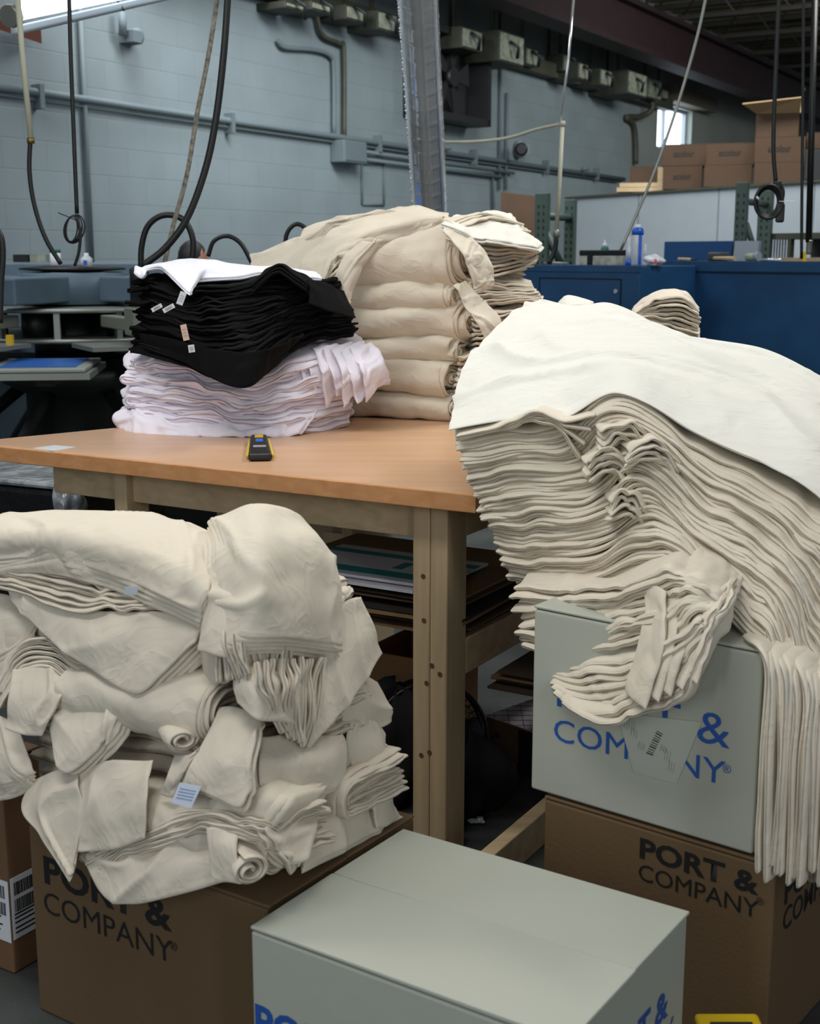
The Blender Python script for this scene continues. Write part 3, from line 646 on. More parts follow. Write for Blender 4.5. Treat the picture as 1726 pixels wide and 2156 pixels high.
hose('cable_hook', [(240, -20, 6), (250, 5, 6), (262, 22, 6)], .006, M_BLK, 'short curved black cable at the top by the lamp')
# centre drop
e = empty('air_drop', PY(1182, 262, 6.5), 'cream pipe elbow with drop pipe hanging from a wire', 'pipe')
MB().tube([PY(1209, -20, 6.5), PY(1196, 130, 6.5), PY(1179, 256, 6.5)], .006, 8).build('support_wire', M_STEEL, e)
MB().tube([PY(915, 299, 6.9), PY(1000, 298, 6.8), PY(1070, 290, 6.7), PY(1130, 272, 6.6), PY(1180, 261, 6.5)], .008, 10, 8).build('side_pipe', M_PVC, e)
MB().lathe(PY(1184, 266, 6.5), [(.014, 0), (.014, .025)], 10).build('elbow', M_PVC, e)
MB().tube([PY(1184, 262, 6.5), PY(1178, 380, 6.5), PY(1171, 490, 6.5)], .0105, 10).build('drop_pipe', M_PVC, e)
MB().lathe(PY(1171, 500, 6.5), [(.012, 0), (.018, .006), (.018, .03), (.012, .04)], 12).build('coupling', M_ALU, e)
MB().tube([PY(1171, 500, 6.5), PY(1168, 525, 6.5), PY(1155, 556, 6.5)], .012, 8, 6).build('hose', M_BLK, e)
hose('thin_pole', [(1489, -20, 6.2), (1464, 90, 6.2), (1420, 240, 6.2), (1370, 380, 6.2), (1306, 528, 6.2)], .007, M_ALU, 'thin grey line slanting down to the cabinet', 'cable')
e = empty('power_drop', PY(1634, 385, 5.2), 'black cord with coil and power strip hanging at right', 'power strip')
MB().tube([PY(1640, -20, 5.2), PY(1634, 120, 5.2), PY(1628, 300, 5.2), PY(1633, 385, 5.2)], .0085, 8, 8).build('cord', M_BLK, e)
c0 = PY(1617, 425, 5.2); s = MB()
for i in range(4):
    s.tube([c0+np.array([math.cos(a)*(.042+.004*i), -.006*i+.01, math.sin(a)*(.052+.004*i)]) for a in np.linspace(0, 2*math.pi, 33)[:-1]], .006, 8, closed=True)
s.build('coil', M_BLK, e)
MB().tube([PY(1640, 385, 5.2), PY(1648, 405, 5.2), PY(1642, 440, 5.2)], .008, 8, 6).build('lead', M_BLK, e)
MB().cbox(PY(1642, 448, 5.2), .034, .02, .075).build('strip', mat('strip_black', (38, 38, 40), .5), e, bevel=.008)
MB().cbox(PY(1636, 389, 5.2), .03, .02, .03).build('plug', M_BLK, e, bevel=.005)
MB().tube([PY(1592, 414, 5.19), PY(1597, 420, 5.19)], .005, 8).build('tie', M_PLASTIC, e)
MB().tube([PY(1640, 424, 5.16), PY(1672, 424, 5.12)], .0016, 6).build('tie_end', M_PLASTIC, e)
hose('power_cable', [(1691, -20, 5.4), (1690, 200, 5.4), (1688, 400, 5.4), (1687, 545, 5.4)], .0065, M_BLK, 'thin black cable left of the black pole at right')
e = empty('black_pole', PY(1702, 545, 5.6), 'black pole with grey fitting hanging near the right edge', 'pole')
MB().tube([PY(1716, -20, 5.6), PY(1709, 250, 5.6), PY(1702, 510, 5.6)], .0135, 10).build('pole', M_BLK, e)
MB().lathe(PY(1702, 536, 5.6), [(.009, 0), (.012, .01), (.012, .05), (.014, .055), (.014, .06)], 12).build('fitting', M_ALU, e)

# ================================================================== LIGHT FIXTURE, UPPER LEFT
e = empty('tube_light', PY(120, 0, 5.4), 'long overhead fluorescent fixture glowing at the top left', 'light fixture')
a = PY(16, 14, 5.2); b = PY(420, -62, 6.6); dv = b-a
MB().tube([a+dv*.015+(0, 0, -.03), a+dv*.99+(0, 0, -.03)], .028, 14).build('tube', M_GLOW, e)
MB().box(a+(0, .09, -.03), dv, (0.02, .06, 0.04), (0, 0, .09)).build('housing', M_PLASTIC, e, bevel=.01)
MB().box(a+(-.01, .05, -.098), dv*1.0+np.array([0, 0, .01]), (0, .07, .01), (0, 0, .036)).build('reflector', mat('grey_reflector', (150, 158, 164), .4), e, bevel=.008)
MB().lathe(a+(0, 0, -.035), [(.04, 0), (.045, .02), (.03, .06)], 14, dv).build('end_cap', M_ALU, e)
tag(MB().hexa([PW(-10, 60, .1), PW(88, 92, .1), PW(88, 92, .5), PW(-10, 60, .5), PW(-10, 40, .1), PW(86, 52, .1), PW(86, 52, .5), PW(-10, 40, .5)]).build('wall_shelf', mat('rust_brown', (92, 44, 22), .6)), 'rust brown bracket on the wall beneath the light fixture', 'bracket')
# ================================================================== WORK TABLE
TZ = .93; TT = .045
LC = PZ(-75, 931, TZ); FR_ = PZ(1004, 1040.5, TZ); v0 = (FR_-LC)/np.linalg.norm(FR_-LC); LD = PZ(260, 900, TZ)-PZ(0, 925, TZ); LD /= np.linalg.norm(LD)
td = np.array([math.sin(WA), math.cos(WA), 0])            # runs towards the back of the room
tl = np.array([-math.cos(WA), math.sin(WA), 0])
table = empty('work_table', (LC+FR_)/2*np.array([1, 1, 0]), 'large wooden work table holding the shirt stacks', 'table')
dn = np.array([0, 0, -TT])
BR_ = FR_+td*1.5; BL_ = LC+LD*1.75
MB().poly([LC, FR_, BR_, BL_], dn).build('tabletop', M_TABLE, table, bevel=.004)
tl_ = -v0
edge = MB().box(LC+dn+np.array([0, 0, .002])-td*.006, FR_-LC, td*.008, (0, 0, TT-.004)).build('edge_strip', M_TEDGE, table, bevel=.002)
def leg(N, w1, w2, ztop, split=True):
    L = MB().box(N*np.array([1, 1, 0]), tl*w1*.5, td*w2, (0, 0, ztop)).build('leg', M_PINE, table, bevel=.004)
    if split: MB().box(N*np.array([1, 1, 0])+tl*(w1*.5+.0015), tl*w1*.5, td*w2, (0, 0, ztop)).build('leg_board', M_PINE, L, bevel=.004)
    kk = random.Random(int(N[1]*100))
    for _ in range(7):
        z = kk.uniform(.1, ztop); f = kk.uniform(.1, .9)
        MB().lathe(N*np.array([1, 1, 0])+tl*w1*f+np.array([0, 0, z])-td*.0004, [(.005, 0), (.0065, .0006)], 10, -td).build('knot', mat('knot', (92, 66, 44), .7), L)
N1 = np.array([.0866, 2.93, 0]); leg(N1, .092, .098, TZ-TT)
N2 = PY(266, 1050, 3.42); leg(N2, .09, .09, TZ-TT, False)
leg(PY(742, 1200, 4.05), .08, .08, TZ-TT, False)
# rails
def rail(a, d, L, h0, h1, th, name='rail', m=M_PINEH):
    side_ = np.array([-d[1], d[0], 0])
    return MB().box(a*np.array([1, 1, 0])+np.array([0, 0, h0]), d*L, side_*th, (0, 0, h1-h0)).build(name, m, table, bevel=.003)
rail(N1+tl*.10+td*.02, tl, 1.18, TZ-TT-.09, TZ-TT-.001, -.038, 'apron')
rail(N1+td*.10, td, 1.2, TZ-TT-.09, TZ-TT-.001, .038, 'apron')
rail(N1+td*.10+tl*.0, td, 1.2, .45, .54, .038)
rail(PZ(1003, 1798, .09), td, 1.2, 0.0, .09, -.038, 'stretcher')
rail(N1+td*.98+tl*.1, tl, .9, .45, .54, .03)
tag(MB().poly([PZ(70, 944, TZ), PZ(115, 938, TZ), PZ(160, 942, TZ), PZ(112, 950, TZ)], (0, 0, .0012)).build('paper_scrap', M_PLASTIC), 'flat white paper scrap near the left end of the table', 'paper')
# box cutter / tape knife
kp = PZ(548, 972, TZ); kb = PZ(545, 930, TZ); ka = (kb-kp)/np.linalg.norm(kb-kp); ks = np.array([ka[1], -ka[0], 0]); kl = np.linalg.norm(kb-kp)
e = empty('box_cutter', (kp+kb)/2, 'black and yellow folding box cutter lying on the table', 'knife')
def slab(a0, a1, w0, w1, z0, z1):
    return MB().hexa([kp+ka*a0-ks*w0+(0, 0, z0), kp+ka*a0+ks*w0+(0, 0, z0), kp+ka*a1+ks*w1+(0, 0, z0), kp+ka*a1-ks*w1+(0, 0, z0), kp+ka*a0-ks*w0+(0, 0, z1), kp+ka*a0+ks*w0+(0, 0, z1), kp+ka*a1+ks*w1+(0, 0, z1), kp+ka*a1-ks*w1+(0, 0, z1)])
slab(0, kl, .031, .024, 0, .022).build('body', M_BLK, e, bevel=.009, seg=3)
slab(kl*.10, kl*.92, .037, .030, .004, .014).build('yellow_grip', M_YEL, e, bevel=.004)
slab(kl*.80, kl*.94, .012, .012, .020, .0235).build('yellow_button', M_YEL, e, bevel=.001)
slab(kl*.58, kl*.72, .010, .010, .020, .0235).build('blue_button', M_BLUEP, e, bevel=.001)
slab(kl*.30, kl*.38, .017, .017, .020, .0232).build('steel_clip', M_STEEL, e)

# ================================================================== CARTONS IN FRONT
def carton(o, r, b, Wd, Dp, Hh, m, label, name='shipping_carton', gap=True, over=.004, group=None, lift=0.0):
    o = np.array(o, float); r = np.array(r, float); b = np.array(b, float)
    e = empty(name, o+r*Wd/2+b*Dp/2, label, 'cardboard box', group)
    MB().box(o, r*Wd, b*Dp, (0, 0, Hh-.012)).build('body', m, e, bevel=.005, seg=3)
    z = np.array([0, 0, Hh-.010])
    A_ = MB().hexa([o+z-r*.001, o+z+r*(Wd+over), o+z+r*(Wd+over)+b*(Dp*.5-.001), o+z+b*(Dp*.5-.001)-r*.001,
                    o+z+(0, 0, .006)-r*.001, o+z+r*(Wd+over)+(0, 0, .006+lift), o+z+r*(Wd+over)+b*(Dp*.5-.001)+(0, 0, .007+lift), o+z+b*(Dp*.5-.001)+(0, 0, .008)-r*.001]).build('flap', m, e, bevel=.0025)
    q = o+b*(Dp*.5+.001)
    MB().hexa([q+z-r*.001, q+z+r*(Wd+over*.5), q+z+r*(Wd+over*.5)+b*(Dp*.5-.001), q+z+b*(Dp*.5-.001)-r*.001,
               q+z+(0, 0, .007)-r*.001, q+z+r*(Wd+over*.5)+(0, 0, .006), q+z+r*(Wd+over*.5)+b*(Dp*.5-.001)+(0, 0, .006), q+z+b*(Dp*.5-.001)+(0, 0, .006)-r*.001]).build('flap', m, e, bevel=.0025)
    MB().box(o+z+r*.004+b*.004+(0, 0, -.004), r*(Wd-.008), b*(Dp-.008), (0, 0, .004)).build('inner_flap', M_EDGE, e)
    return e
def face_text(txt, fp, r, n, pl, pr, ptop, m, parent, bold=0.0, sp=1.0):
    a = PP(pl[0], pl[1], fp, n); b = PP(pr[0], pr[1], fp, n); c = PP(ptop[0], ptop[1], fp, n)
    h = c[2]-a[2]
    cu = bpy.data.curves.new('t', 'FONT'); cu.body = txt; cu.space_character = sp; cu.offset = bold
    to = bpy.data.objects.new('t', cu); COL.objects.link(to); bpy.context.view_layer.update(); wx = to.dimensions.x
    bpy.data.objects.remove(to); bpy.data.curves.remove(cu)
    k = h/.72
    return text_part(txt, a, r, (0, 0, 1), h, m, parent, 'printed_text', bold, abs(np.dot(b-a, r))/(wx*k), sp)
# left brown carton
cr_, cb_ = np.array([.8313, -.5558, 0]), np.array([.5666, .8240, 0])
o = np.array([-.7269, 2.2997, 0]); EL = carton(o, cr_, cb_, .59, .43, .4, M_BROWNB, 'brown shipping carton under the heap of shirts at left')
n = np.array([cr_[1], -cr_[0], 0])
face_text('PORT &', o, cr_, n, (92, 1855), (359, 1950), (92, 1800), M_INKK, EL, .028)
face_text('COMPANY', o, cr_, n, (92, 1918), (361, 2010), (92, 1872), M_INKK, EL, -.004)
text_part('®', PP(360, 1998, o, n), cr_, (0, 0, 1), .016, M_INKK, EL)
# front white carton
fr_, fb_ = np.array([.8336, -.5523, 0]), np.array([.5606, .8281, 0])
o = np.array([-.2558, 1.9051, 0]); EF = carton(o, fr_, fb_, .561, .4355, .4, M_WHITEB, 'pale white carton in the foreground with blue lettering', over=.008, lift=.003)
n = np.array([fr_[1], -fr_[0], 0])
face_text('PORT &', o, fr_, n, (536, 2176), (820, 2300), (536, 2110), M_INKB, EF, .028)
face_text('COMPANY', o, fr_, n, (536, 2245), (820, 2368), (536, 2190), M_INKB, EF)
o2 = o+fr_*.561; n = np.array([fb_[1], -fb_[0], 0])
a = o2+fb_*.10+np.array([0, 0, .245])
text_part('PORT &', a, fb_, (0, 0, 1), .052, M_INKB, EF, bold=.028, squeeze=.285/(.052/.72*3.75))
text_part('COMPANY', a-np.array([0, 0, .058]), fb_, (0, 0, 1), .044, M_INKB, EF, bold=0, squeeze=.285/(.044/.72*4.75))
MB().box(o2+fb_*.30-n*.0006+np.array([0, 0, .16]), fb_*.10, n*.0016, (0, 0, .06)).build('clear_tape', mat('tape', (186, 188, 176), .25), EF)
# right stack
sd = np.array([.7816, -.6238, 0]); sb = np.array([.6238, .7816, 0]); sn = np.array([sd[1], -sd[0], 0])
o = np.array([.2425, 2.4422, .4]); ow = o
EW = carton(o, sd, sb, .4716, .43, .385, M_WHITEB, 'white carton with blue lettering stacked on the brown carton at right')
face_text('PORT &', o, sd, sn, (1166, 1484), (1527, 1588), (1166, 1418), M_INKB, EW, .0)
face_text('COMPANY', o, sd, sn, (1163, 1556), (1523, 1642), (1163, 1508), M_INKB, EW, 0)
text_part('®', PP(1521, 1625, o, sn), sd, (0, 0, 1), .016, M_INKB, EW)
def on_face(px, py, fp, n, e=.0015): return PP(px, py, fp, n)+n*e
lab = MB().poly([on_face(1300, 1500, o, sn), on_face(1478, 1520, o, sn), on_face(1425, 1650, o, sn), on_face(1335, 1625, o, sn)], sn*.0006).build('shipping_label', mat('clear_label', (182, 186, 175), .3), EW)
bc = MB()
for i in range(11):
    a = on_face(1362+i*2.2, 1585-i*4.6, o, sn, .0028); b = on_face(1376+i*2.0, 1590-i*4.4, o, sn, .0028); w = .0012 if i % 3 else .0022
    bc.box(a, b-a, sn*.0004, (0, 0, w))
for (x, y, L) in ((1345, 1575, 14), (1392, 1580, 12), (1400, 1600, 22), (1408, 1622, 20), (1330, 1548, 16), (1325, 1535, 22), (1310, 1528, 18)):
    for j in range(3):
        a = on_face(x+j*5, y+j*3, o, sn, .0028); b = on_face(x+j*5+3, y+j*3-L, o, sn, .0028); bc.box(a, b-a, sn*.0004, (.0, 0, .0016))
bc.build('barcode', M_INKK, lab)
p0 = PP(1145, 1750, o, sn)*np.array([1, 1, 0]); p1 = PP(1629, 1900, o, sn)*np.array([1, 1, 0]); o3 = p0+0*sn
EB2 = carton(o3, sd, sb, float(np.linalg.norm(p1-p0)), .43, .398, M_BROWNB, 'brown carton at the bottom of the right hand stack')
face_text('PORT &', o3, sd, sn, (1344, 1803), (1594, 1880), (1344, 1761), M_INKK, EB2, .03)
face_text('COMPANY', o3, sd, sn, (1342, 1850), (1594, 1922), (1342, 1814), M_INKK, EB2, .0)
text_part('®', PP(1592, 1902, o3, sn), sd, (0, 0, 1), .014, M_INKK, EB2)
a = p1+sb*.045; a = np.array([a[0], a[1], PP(1655, 1955, p1, np.array([sb[1], -sb[0], 0]))[2]])
text_part('COMPANY', a, sb, (0, 0, 1), .046, M_INKK, EB2, bold=.008, squeeze=.3/(.046/.72*4.75))
text_part('PORT &', a+np.array([0, 0, .055]), sb, (0, 0, 1), .05, M_INKK, EB2, bold=.03, squeeze=.3/(.05/.72*3.75))
# far-left brown carton with barcode labels
N = PZ(30, 2052, 0); lr = np.array([.85, -.5268, 0]); lb_ = np.array([.5268, .85, 0])
o = N-lr*.55
E3 = carton(o, lr, lb_, .55, .10, .47, mat('dark_kraft', (112, 82, 56), .7, var=.06), 'tall brown carton with barcode labels at the far left edge')
n = np.array([lr[1], -lr[0], 0]); z0, z1 = .07, .205
A_ = MB().box(N-lr*.14+n*.0004+np.array([0, 0, z0]), lr*.139, n*.0008, (0, 0, z1-z0)).build('barcode_label', M_LABEL, E3)
n3 = np.array([lb_[1], -lb_[0], 0])
B_ = MB().box(N+lb_*.004+n3*.0004+np.array([0, 0, z0+.005]), lb_*.094, n3*.0008, (0, 0, z1-z0)).build('barcode_label', M_LABEL, E3)
def bars(base, d, nn, L, rg, parent):
    s = MB()
    for zz in (.095, .058):
        x = .008
        while x < L-.01:
            w = rg.choice((.001, .0018, .003)); s.box(base+d*x+nn*.0012+np.array([0, 0, zz]), d*w, nn*.0004, (0, 0, .028)); x += w+rg.choice((.0012, .002))
    for zz in (.012, .022, .034, .044, .052):
        s.box(base+d*.006+nn*.0012+np.array([0, 0, zz]), d*(L*rg.uniform(.5, .85)), nn*.0004, (0, 0, .0035))
    s.build('barcode', M_INKK, parent)
bars(N-lr*.14+np.array([0, 0, z0]), lr, n, .139, random.Random(2), A_)
bars(N+lb_*.004+np.array([0, 0, z0+.005]), lb_, n3, .094, random.Random(3), B_)
# yellow tote
e = empty('yellow_tote', (.535, 1.92, 0), 'yellow plastic bin corner at the bottom between the cartons', 'bin')
s = MB()
s.cbox((.535, 1.90, .185), .108, .17, .016); s.build('rim', M_YEL, e, bevel=.007, seg=3)
MB().cbox((.535, 1.90, .09), .088, .15, .178).build('body', M_YEL, e, bevel=.01)
MB().cbox((.535, 1.895, .1955), .07, .11, .004).build('dark_insert', mat('dark_olive', (40, 42, 24), .6), e)

# ================================================================== UNDER THE TABLE
kc = [mat('sheet_%d' % i, c, .85) for i, c in enumerate(((120, 92, 62), (98, 74, 50), (60, 46, 34), (134, 108, 74), (40, 32, 26)))]
rg = random.Random(12)
base = np.array([.10, 3.03, .541])
for i in range(9):
    th = .004+rg.random()*.005; ang = rg.uniform(-.05, .05)
    r_ = tl*math.cos(ang)+td*math.sin(ang); b_ = td*math.cos(ang)-tl*math.sin(ang)
    oo = base-r_*rg.uniform(-.01, .05)+b_*rg.uniform(-.02, .05)+np.array([0, 0, i*.0115])
    s = MB().box(oo, r_*.62, b_*rg.uniform(.45, .58), (0, 0, th)).build('cardboard_sheet', kc[i % 5])
    tag(s, 'flattened cardboard sheet stacked on the shelf under the table', 'cardboard', 'flattened cartons on the table shelf')
for i in range(6):
    oo = N1+td*(.16+rg.uniform(0, .05))+tl*(-.30+rg.uniform(-.03, .03))+np.array([0, 0, .40+i*.008])
    s = MB().box(oo, tl*.26, td*.9, (0, 0, .006)).build('cardboard_sheet', kc[(i+2) % 5])
    tag(s, 'flattened cardboard sheet hanging in the lower shelf under the table', 'cardboard', 'flattened cartons on the lower shelf')
tp = np.array([.06, 3.06, .65])
e = MB().box(tp+tl*.0, tl*.46, td*.29, (0, 0, .008)).build('paper_bag', M_PAPER, bevel=.003); tag(e, 'white and teal printed flat paper bag on the cardboard sheets', 'paper bag')
for a0, a1, b0, b1 in ((.0, .46, .03, .08), (.0, .46, .21, .245), (.16, .19, .11, .18)):
    MB().box(tp+tl*a0+td*b0+np.array([0, 0, .0082]), tl*(a1-a0), td*(b1-b0), (0, 0, .0008)).build('teal_stripe', M_TEAL, e)
e = MB().box(tp+tl*.05-td*.02+np.array([0, 0, -.012]), tl*.30, td*.3, (0, 0, .008)).build('paper_bag', M_PAPER); tag(e, 'plain white flat paper bag beneath the teal printed one', 'paper bag')
# beige unit behind
a = PY(455, 1060, 4.5); b = PY(699, 1066, 4.25); a[2] = b[2] = 0; dv = b-a
e = MB().box(a, dv, td*.4, (0, 0, .80)).build('storage_box', M_BEIGE, bevel=.004); tag(e, 'plain beige storage box standing under the table', 'box')
MB().box(a+dv*.5-td*.002+np.array([0, 0, .70]), dv*.05, td*.002, (0, 0, .006)).build('slot', M_DARK, e)
# things on the floor beyond
a = PZ(752, 1150, .0); e = MB().poly([PZ(748, 1151, 0.002), PZ(802, 1150, 0.002), PZ(828, 1104, 0.002), PZ(765, 1098, 0.002)], (0, 0, .01)).build('cardboard_piece', mat('pale_kraft', (150, 130, 100), .8)); tag(e, 'torn pale cardboard piece lying on the floor beyond the table', 'cardboard')
e = MB().poly([PZ(828, 1100, .001), PZ(840, 1098, .001), PZ(872, 1122, .001), PZ(858, 1124, .001)], (0, 0, .002)).build('floor_tape', mat('blue_tape', (86, 118, 140), .6)); tag(e, 'faded blue tape strip on the floor', 'tape')
# open carton
o = np.array([-.105, 3.36, 0]); r_ = tl*-1
e = empty('open_carton', o, 'open brown carton behind the table leg beside the fan', 'cardboard box')
MI = mat('kraft_inside', (176, 134, 92), .8)
s = MB(); Wd, Dp, Hh, t_ = .22, .25, .40, .006
oo = o+tl*.03
s.box(oo, r_*Wd, td*t_, (0, 0, Hh)); s.box(oo+td*Dp, r_*Wd, td*t_, (0, 0, Hh)); s.box(oo, r_*t_, td*Dp, (0, 0, Hh)); s.box(oo+r_*Wd, r_*t_, td*Dp, (0, 0, Hh)); s.box(oo, r_*Wd, td*Dp, (0, 0, .01))
s.build('body', MI, e)
MB().box(oo+td*Dp+(0, 0, Hh), r_*Wd, td*.05+np.array([0, 0, .05]), (0, 0, .005)).build('flap', MI, e)
MB().box(oo+r_*Wd+(0, 0, Hh), td*Dp, r_*.04+np.array([0, 0, .03]), (0, 0, .005)).build('flap', MI, e)
# fan
fc = PY(905, 1562, 3.22); fn = np.array([.25, -.95, .12]); fn /= np.linalg.norm(fn)
fu = np.cross(fn, [0, 0, 1]); fu /= np.linalg.norm(fu); fv = np.cross(fu, fn); R_ = .158
e = empty('floor_fan', (fc[0], fc[1], 0), 'round black floor fan with wire grille behind the table leg', 'fan')
def circ(c, r, nn, rad): return [c+fu*math.cos(a)*r+fv*math.sin(a)*r for a in np.linspace(0, 2*math.pi, nn+1)[:-1]]
s = MB(); s.tube(circ(fc, R_, 48, 0), .006, 8, closed=True); s.tube(circ(fc-fn*.05, R_, 48, 0), .006, 8, closed=True)
s.build('rim', M_BLK, e)
s = MB()
for r in (.035, .06, .085, .11, .135): s.tube(circ(fc+fn*(.03*(1-(r/R_)**2)), r, 40, 0), .0012, 5, closed=True)
for k in range(48):
    a = 2*math.pi*k/48; d = fu*math.cos(a)+fv*math.sin(a); d2_ = fu*math.cos(a+.25)+fv*math.sin(a+.25)
    s.tube([fc+fn*.03+d*.03, fc+fn*.022+d2_*.09, fc+d2_*R_], .0012, 5)
s.build('front_grille', M_DARK, e)
s = MB()
for k in range(48):
    a = 2*math.pi*k/48; d = fu*math.cos(a)+fv*math.sin(a); s.tube([fc-fn*.09+d*.03, fc-fn*.085+d*.10, fc-fn*.05+d*R_], .0012, 5)
s.build('rear_grille', M_DARK, e)
MB().lathe(fc-fn*.12, [(.045, 0), (.055, .03), (.05, .1), (.03, .13)], 20, fn).build('motor', M_BLK, e)
for k in range(3):
    a = k*2.094; pts = [fc-fn*.03+fu*math.cos(a+da)*r+fv*math.sin(a+da)*r+fn*(.02*da) for r, da in ((.03, -.3), (.10, -.5), (.135, -.2), (.135, .4), (.09, .6), (.03, .3))]
    MB().poly(pts, fn*.003).build('blade', M_BLK, e)
MB().tube([fc-fn*.1, fc-fn*.12+(0, 0, -.12), np.array([fc[0], fc[1]+.06, .03])], .018, 10).build('stand', M_BLK, e)
MB().lathe((fc[0], fc[1]+.05, 0), [(.16, 0), (.16, .015), (.12, .035), (.04, .05)], 30).build('base', M_BLK, e)
rag('black_bag', (fc[0]+.10, fc[1]-.02, .115), .105, .10, .115, mat('black_nylon', (8, 8, 9), .9), 'soft black bag slumped on the floor below the fan', 'bag', 9)
rag('black_bag', (fc[0]-.09, fc[1]+.02, .16), .12, .10, .16, mat('black_nylon', (8, 8, 9), .9), 'dark bag in shadow between the carton and the table leg', 'bag', 11)
# printed boxes on the floor
o = PZ(1022, 1608, 0); q = PZ(1117, 1644, 0); d_ = (q-o)/np.linalg.norm(q-o); b_ = np.array([-d_[1], d_[0], 0])
e = empty('printed_box', o+d_*.12, 'low brown printed box with a lilac grid top on the floor', 'box')
MB().box(o, d_*.34, b_*.26, (0, 0, .145)).build('body', M_BROWNB, e, bevel=.003)
t_ = MB().box(o+(0, 0, .1452), d_*.34, b_*.26, (0, 0, .003)).build('lilac_top', M_LILAC, e)
s = MB()
for i in range(-4, 8):
    for sg in (1, -1):
        a0 = .34*(i/6.0) if sg == 1 else .34*(i/6.0)+.26
        pts = []
        for bb in (0, .26):
            pts.append((a0+(sg*bb), bb))
        (xa, ya), (xb, yb) = pts
        # clip to the top
        def clip(x0, y0, x1, y1):
            ts = [0, 1]
            if x1 != x0:
                for lim in (0, .34):
                    tt = (lim-x0)/(x1-x0)
                    if (x1-x0) > 0: 
                        if lim == 0: ts[0] = max(ts[0], tt)
                        else: ts[1] = min(ts[1], tt)
                    else:
                        if lim == 0: ts[1] = min(ts[1], tt)
                        else: ts[0] = max(ts[0], tt)
            return ts
        t0_, t1_ = clip(xa, ya, xb, yb)
        if t1_-t0_ > .05:
            A0 = o+d_*(xa+(xb-xa)*t0_)+b_*(ya+(yb-ya)*t0_)+(0, 0, .1488); A1 = o+d_*(xa+(xb-xa)*t1_)+b_*(ya+(yb-ya)*t1_)+(0, 0, .1488)
            s.tube([A0, A1], .0008, 4)
s.build('grid_print', M_NAVY, t_)
MB().box(o+d_*.125-b_*.0008+(0, 0, .004), d_*.12, b_*.0008, (0, 0, .137)).build('navy_panel', M_NAVY, e)
MB().lathe(o+d_*.045-b_*.0004+(0, 0, .10), [(.009, 0), (.009, .0006)], 14, -b_).build('round_print', M_NAVY, e)
o = o+b_*.28-d_*.03
e = MB().box(o, d_*.4, b_*.2, (0, 0, .26)).build('dark_box', mat('dark_grey_card', (84, 84, 88), .6), bevel=.003); tag(e, 'dark grey box behind the lilac topped one', 'box')
rag('tape_scrap', PZ(1003, 1727, .01), .02, .012, .008, M_PLASTIC, 'small scrap of clear plastic on the floor by the bag', 'scrap', 5)
# wrapped pallet left
a = PY(-260, 1000, 4.3); b = PY(143, 1000, 3.95); a[2] = b[2] = 0; dv = b-a; bn = np.array([-dv[1], dv[0], 0])/np.linalg.norm(dv)
zt = PY(60, 1010, 4.05)[2]
e = empty('wrapped_load', (a+b)/2, 'black load wrapped in clear film behind the left end of the table', 'wrapped pallet')
MB().box(a, dv, bn*.5, (0, 0, zt-.02)).build('load', mat('black_film', (20, 21, 23), .25, bump=.6, bscale=14), e, bevel=.02)
s = MB().box(a-bn*.004+(0, 0, zt-.02), dv*1.01, bn*.52, (0, 0, .022)); s.build('clear_film', M_WRAP, e, bevel=.012)
rag('film_bunch', b+np.array([-.01, .02, zt-.07]), .045, .05, .08, M_WRAP, None, None, 8, e)
tag(MB().cbox(PY(165, 1022, 4.3), .05, .01, .055).build('yellow_tag', M_YEL), 'small yellow tag in the dark gap left of the table leg', 'tag')
# far dark objects under/behind the table at left
tag(MB().box(PY(120, 1100, 5.2)*np.array([1, 1, 0]), (1.0, -.35, 0), (.1, .3, 0), (0, 0, .7)).build('machine', M_DARK, bevel=.01), 'black machine base standing behind the work table', 'machine')
# ================================================================== CLOTH
def bez(ctrl, U, V):
    """Catmull-Rom evaluation of an (m,k,3) grid of points at arrays U (0..m-1), V (0..k-1)"""
    m, k = ctrl.shape[:2]
    P = np.concatenate([2*ctrl[:1]-ctrl[1:2], ctrl, 2*ctrl[-1:]-ctrl[-2:-1]], 0)
    P = np.concatenate([2*P[:, :1]-P[:, 1:2], P, 2*P[:, -1:]-P[:, -2:-1]], 1)
    def w(t): return [(-t+2*t*t-t**3)/2, (2-5*t*t+3*t**3)/2, (t+4*t*t-3*t**3)/2, (-t*t+t**3)/2]
    iu = np.clip(np.floor(U).astype(int), 0, m-2); iv = np.clip(np.floor(V).astype(int), 0, k-2)
    wu = w(U-iu); wv = w(V-iv); out = np.zeros(U.shape+(3,))
    for a in range(4):
        for b in range(4): out += (wu[a]*wv[b])[..., None]*P[iu+a, iv+b]
    return out
def nz(x, y, z, seed, oct=8):
    """smooth warped wave noise, about -1..1"""
    r = np.random.RandomState(seed); s = np.zeros(np.shape(x)); tot = 0
    wx = np.sin(1.3*x+.7*y+z+r.rand()*6); wy = np.sin(-.8*x+1.5*y+.7*z+r.rand()*6)
    for i in range(oct):
        f = 1.0+i*.45; a = 1/(1+.55*i); th = r.rand()*2*math.pi
        s = s+a*np.sin(f*(math.cos(th)*(x+.5*wx)+math.sin(th)*(y+.5*wy))+r.uniform(.4, 1)*f*z+r.rand()*6.28); tot += a*.62
    return s/tot
def params(n, length, rim):
    e = min(.2, rim/max(length, 1e-3))
    return np.concatenate([[0, e*.12, e*.4, e], np.linspace(e, 1-e, n)[1:-1], [1-e, 1-e*.4, 1-e*.12, 1]])
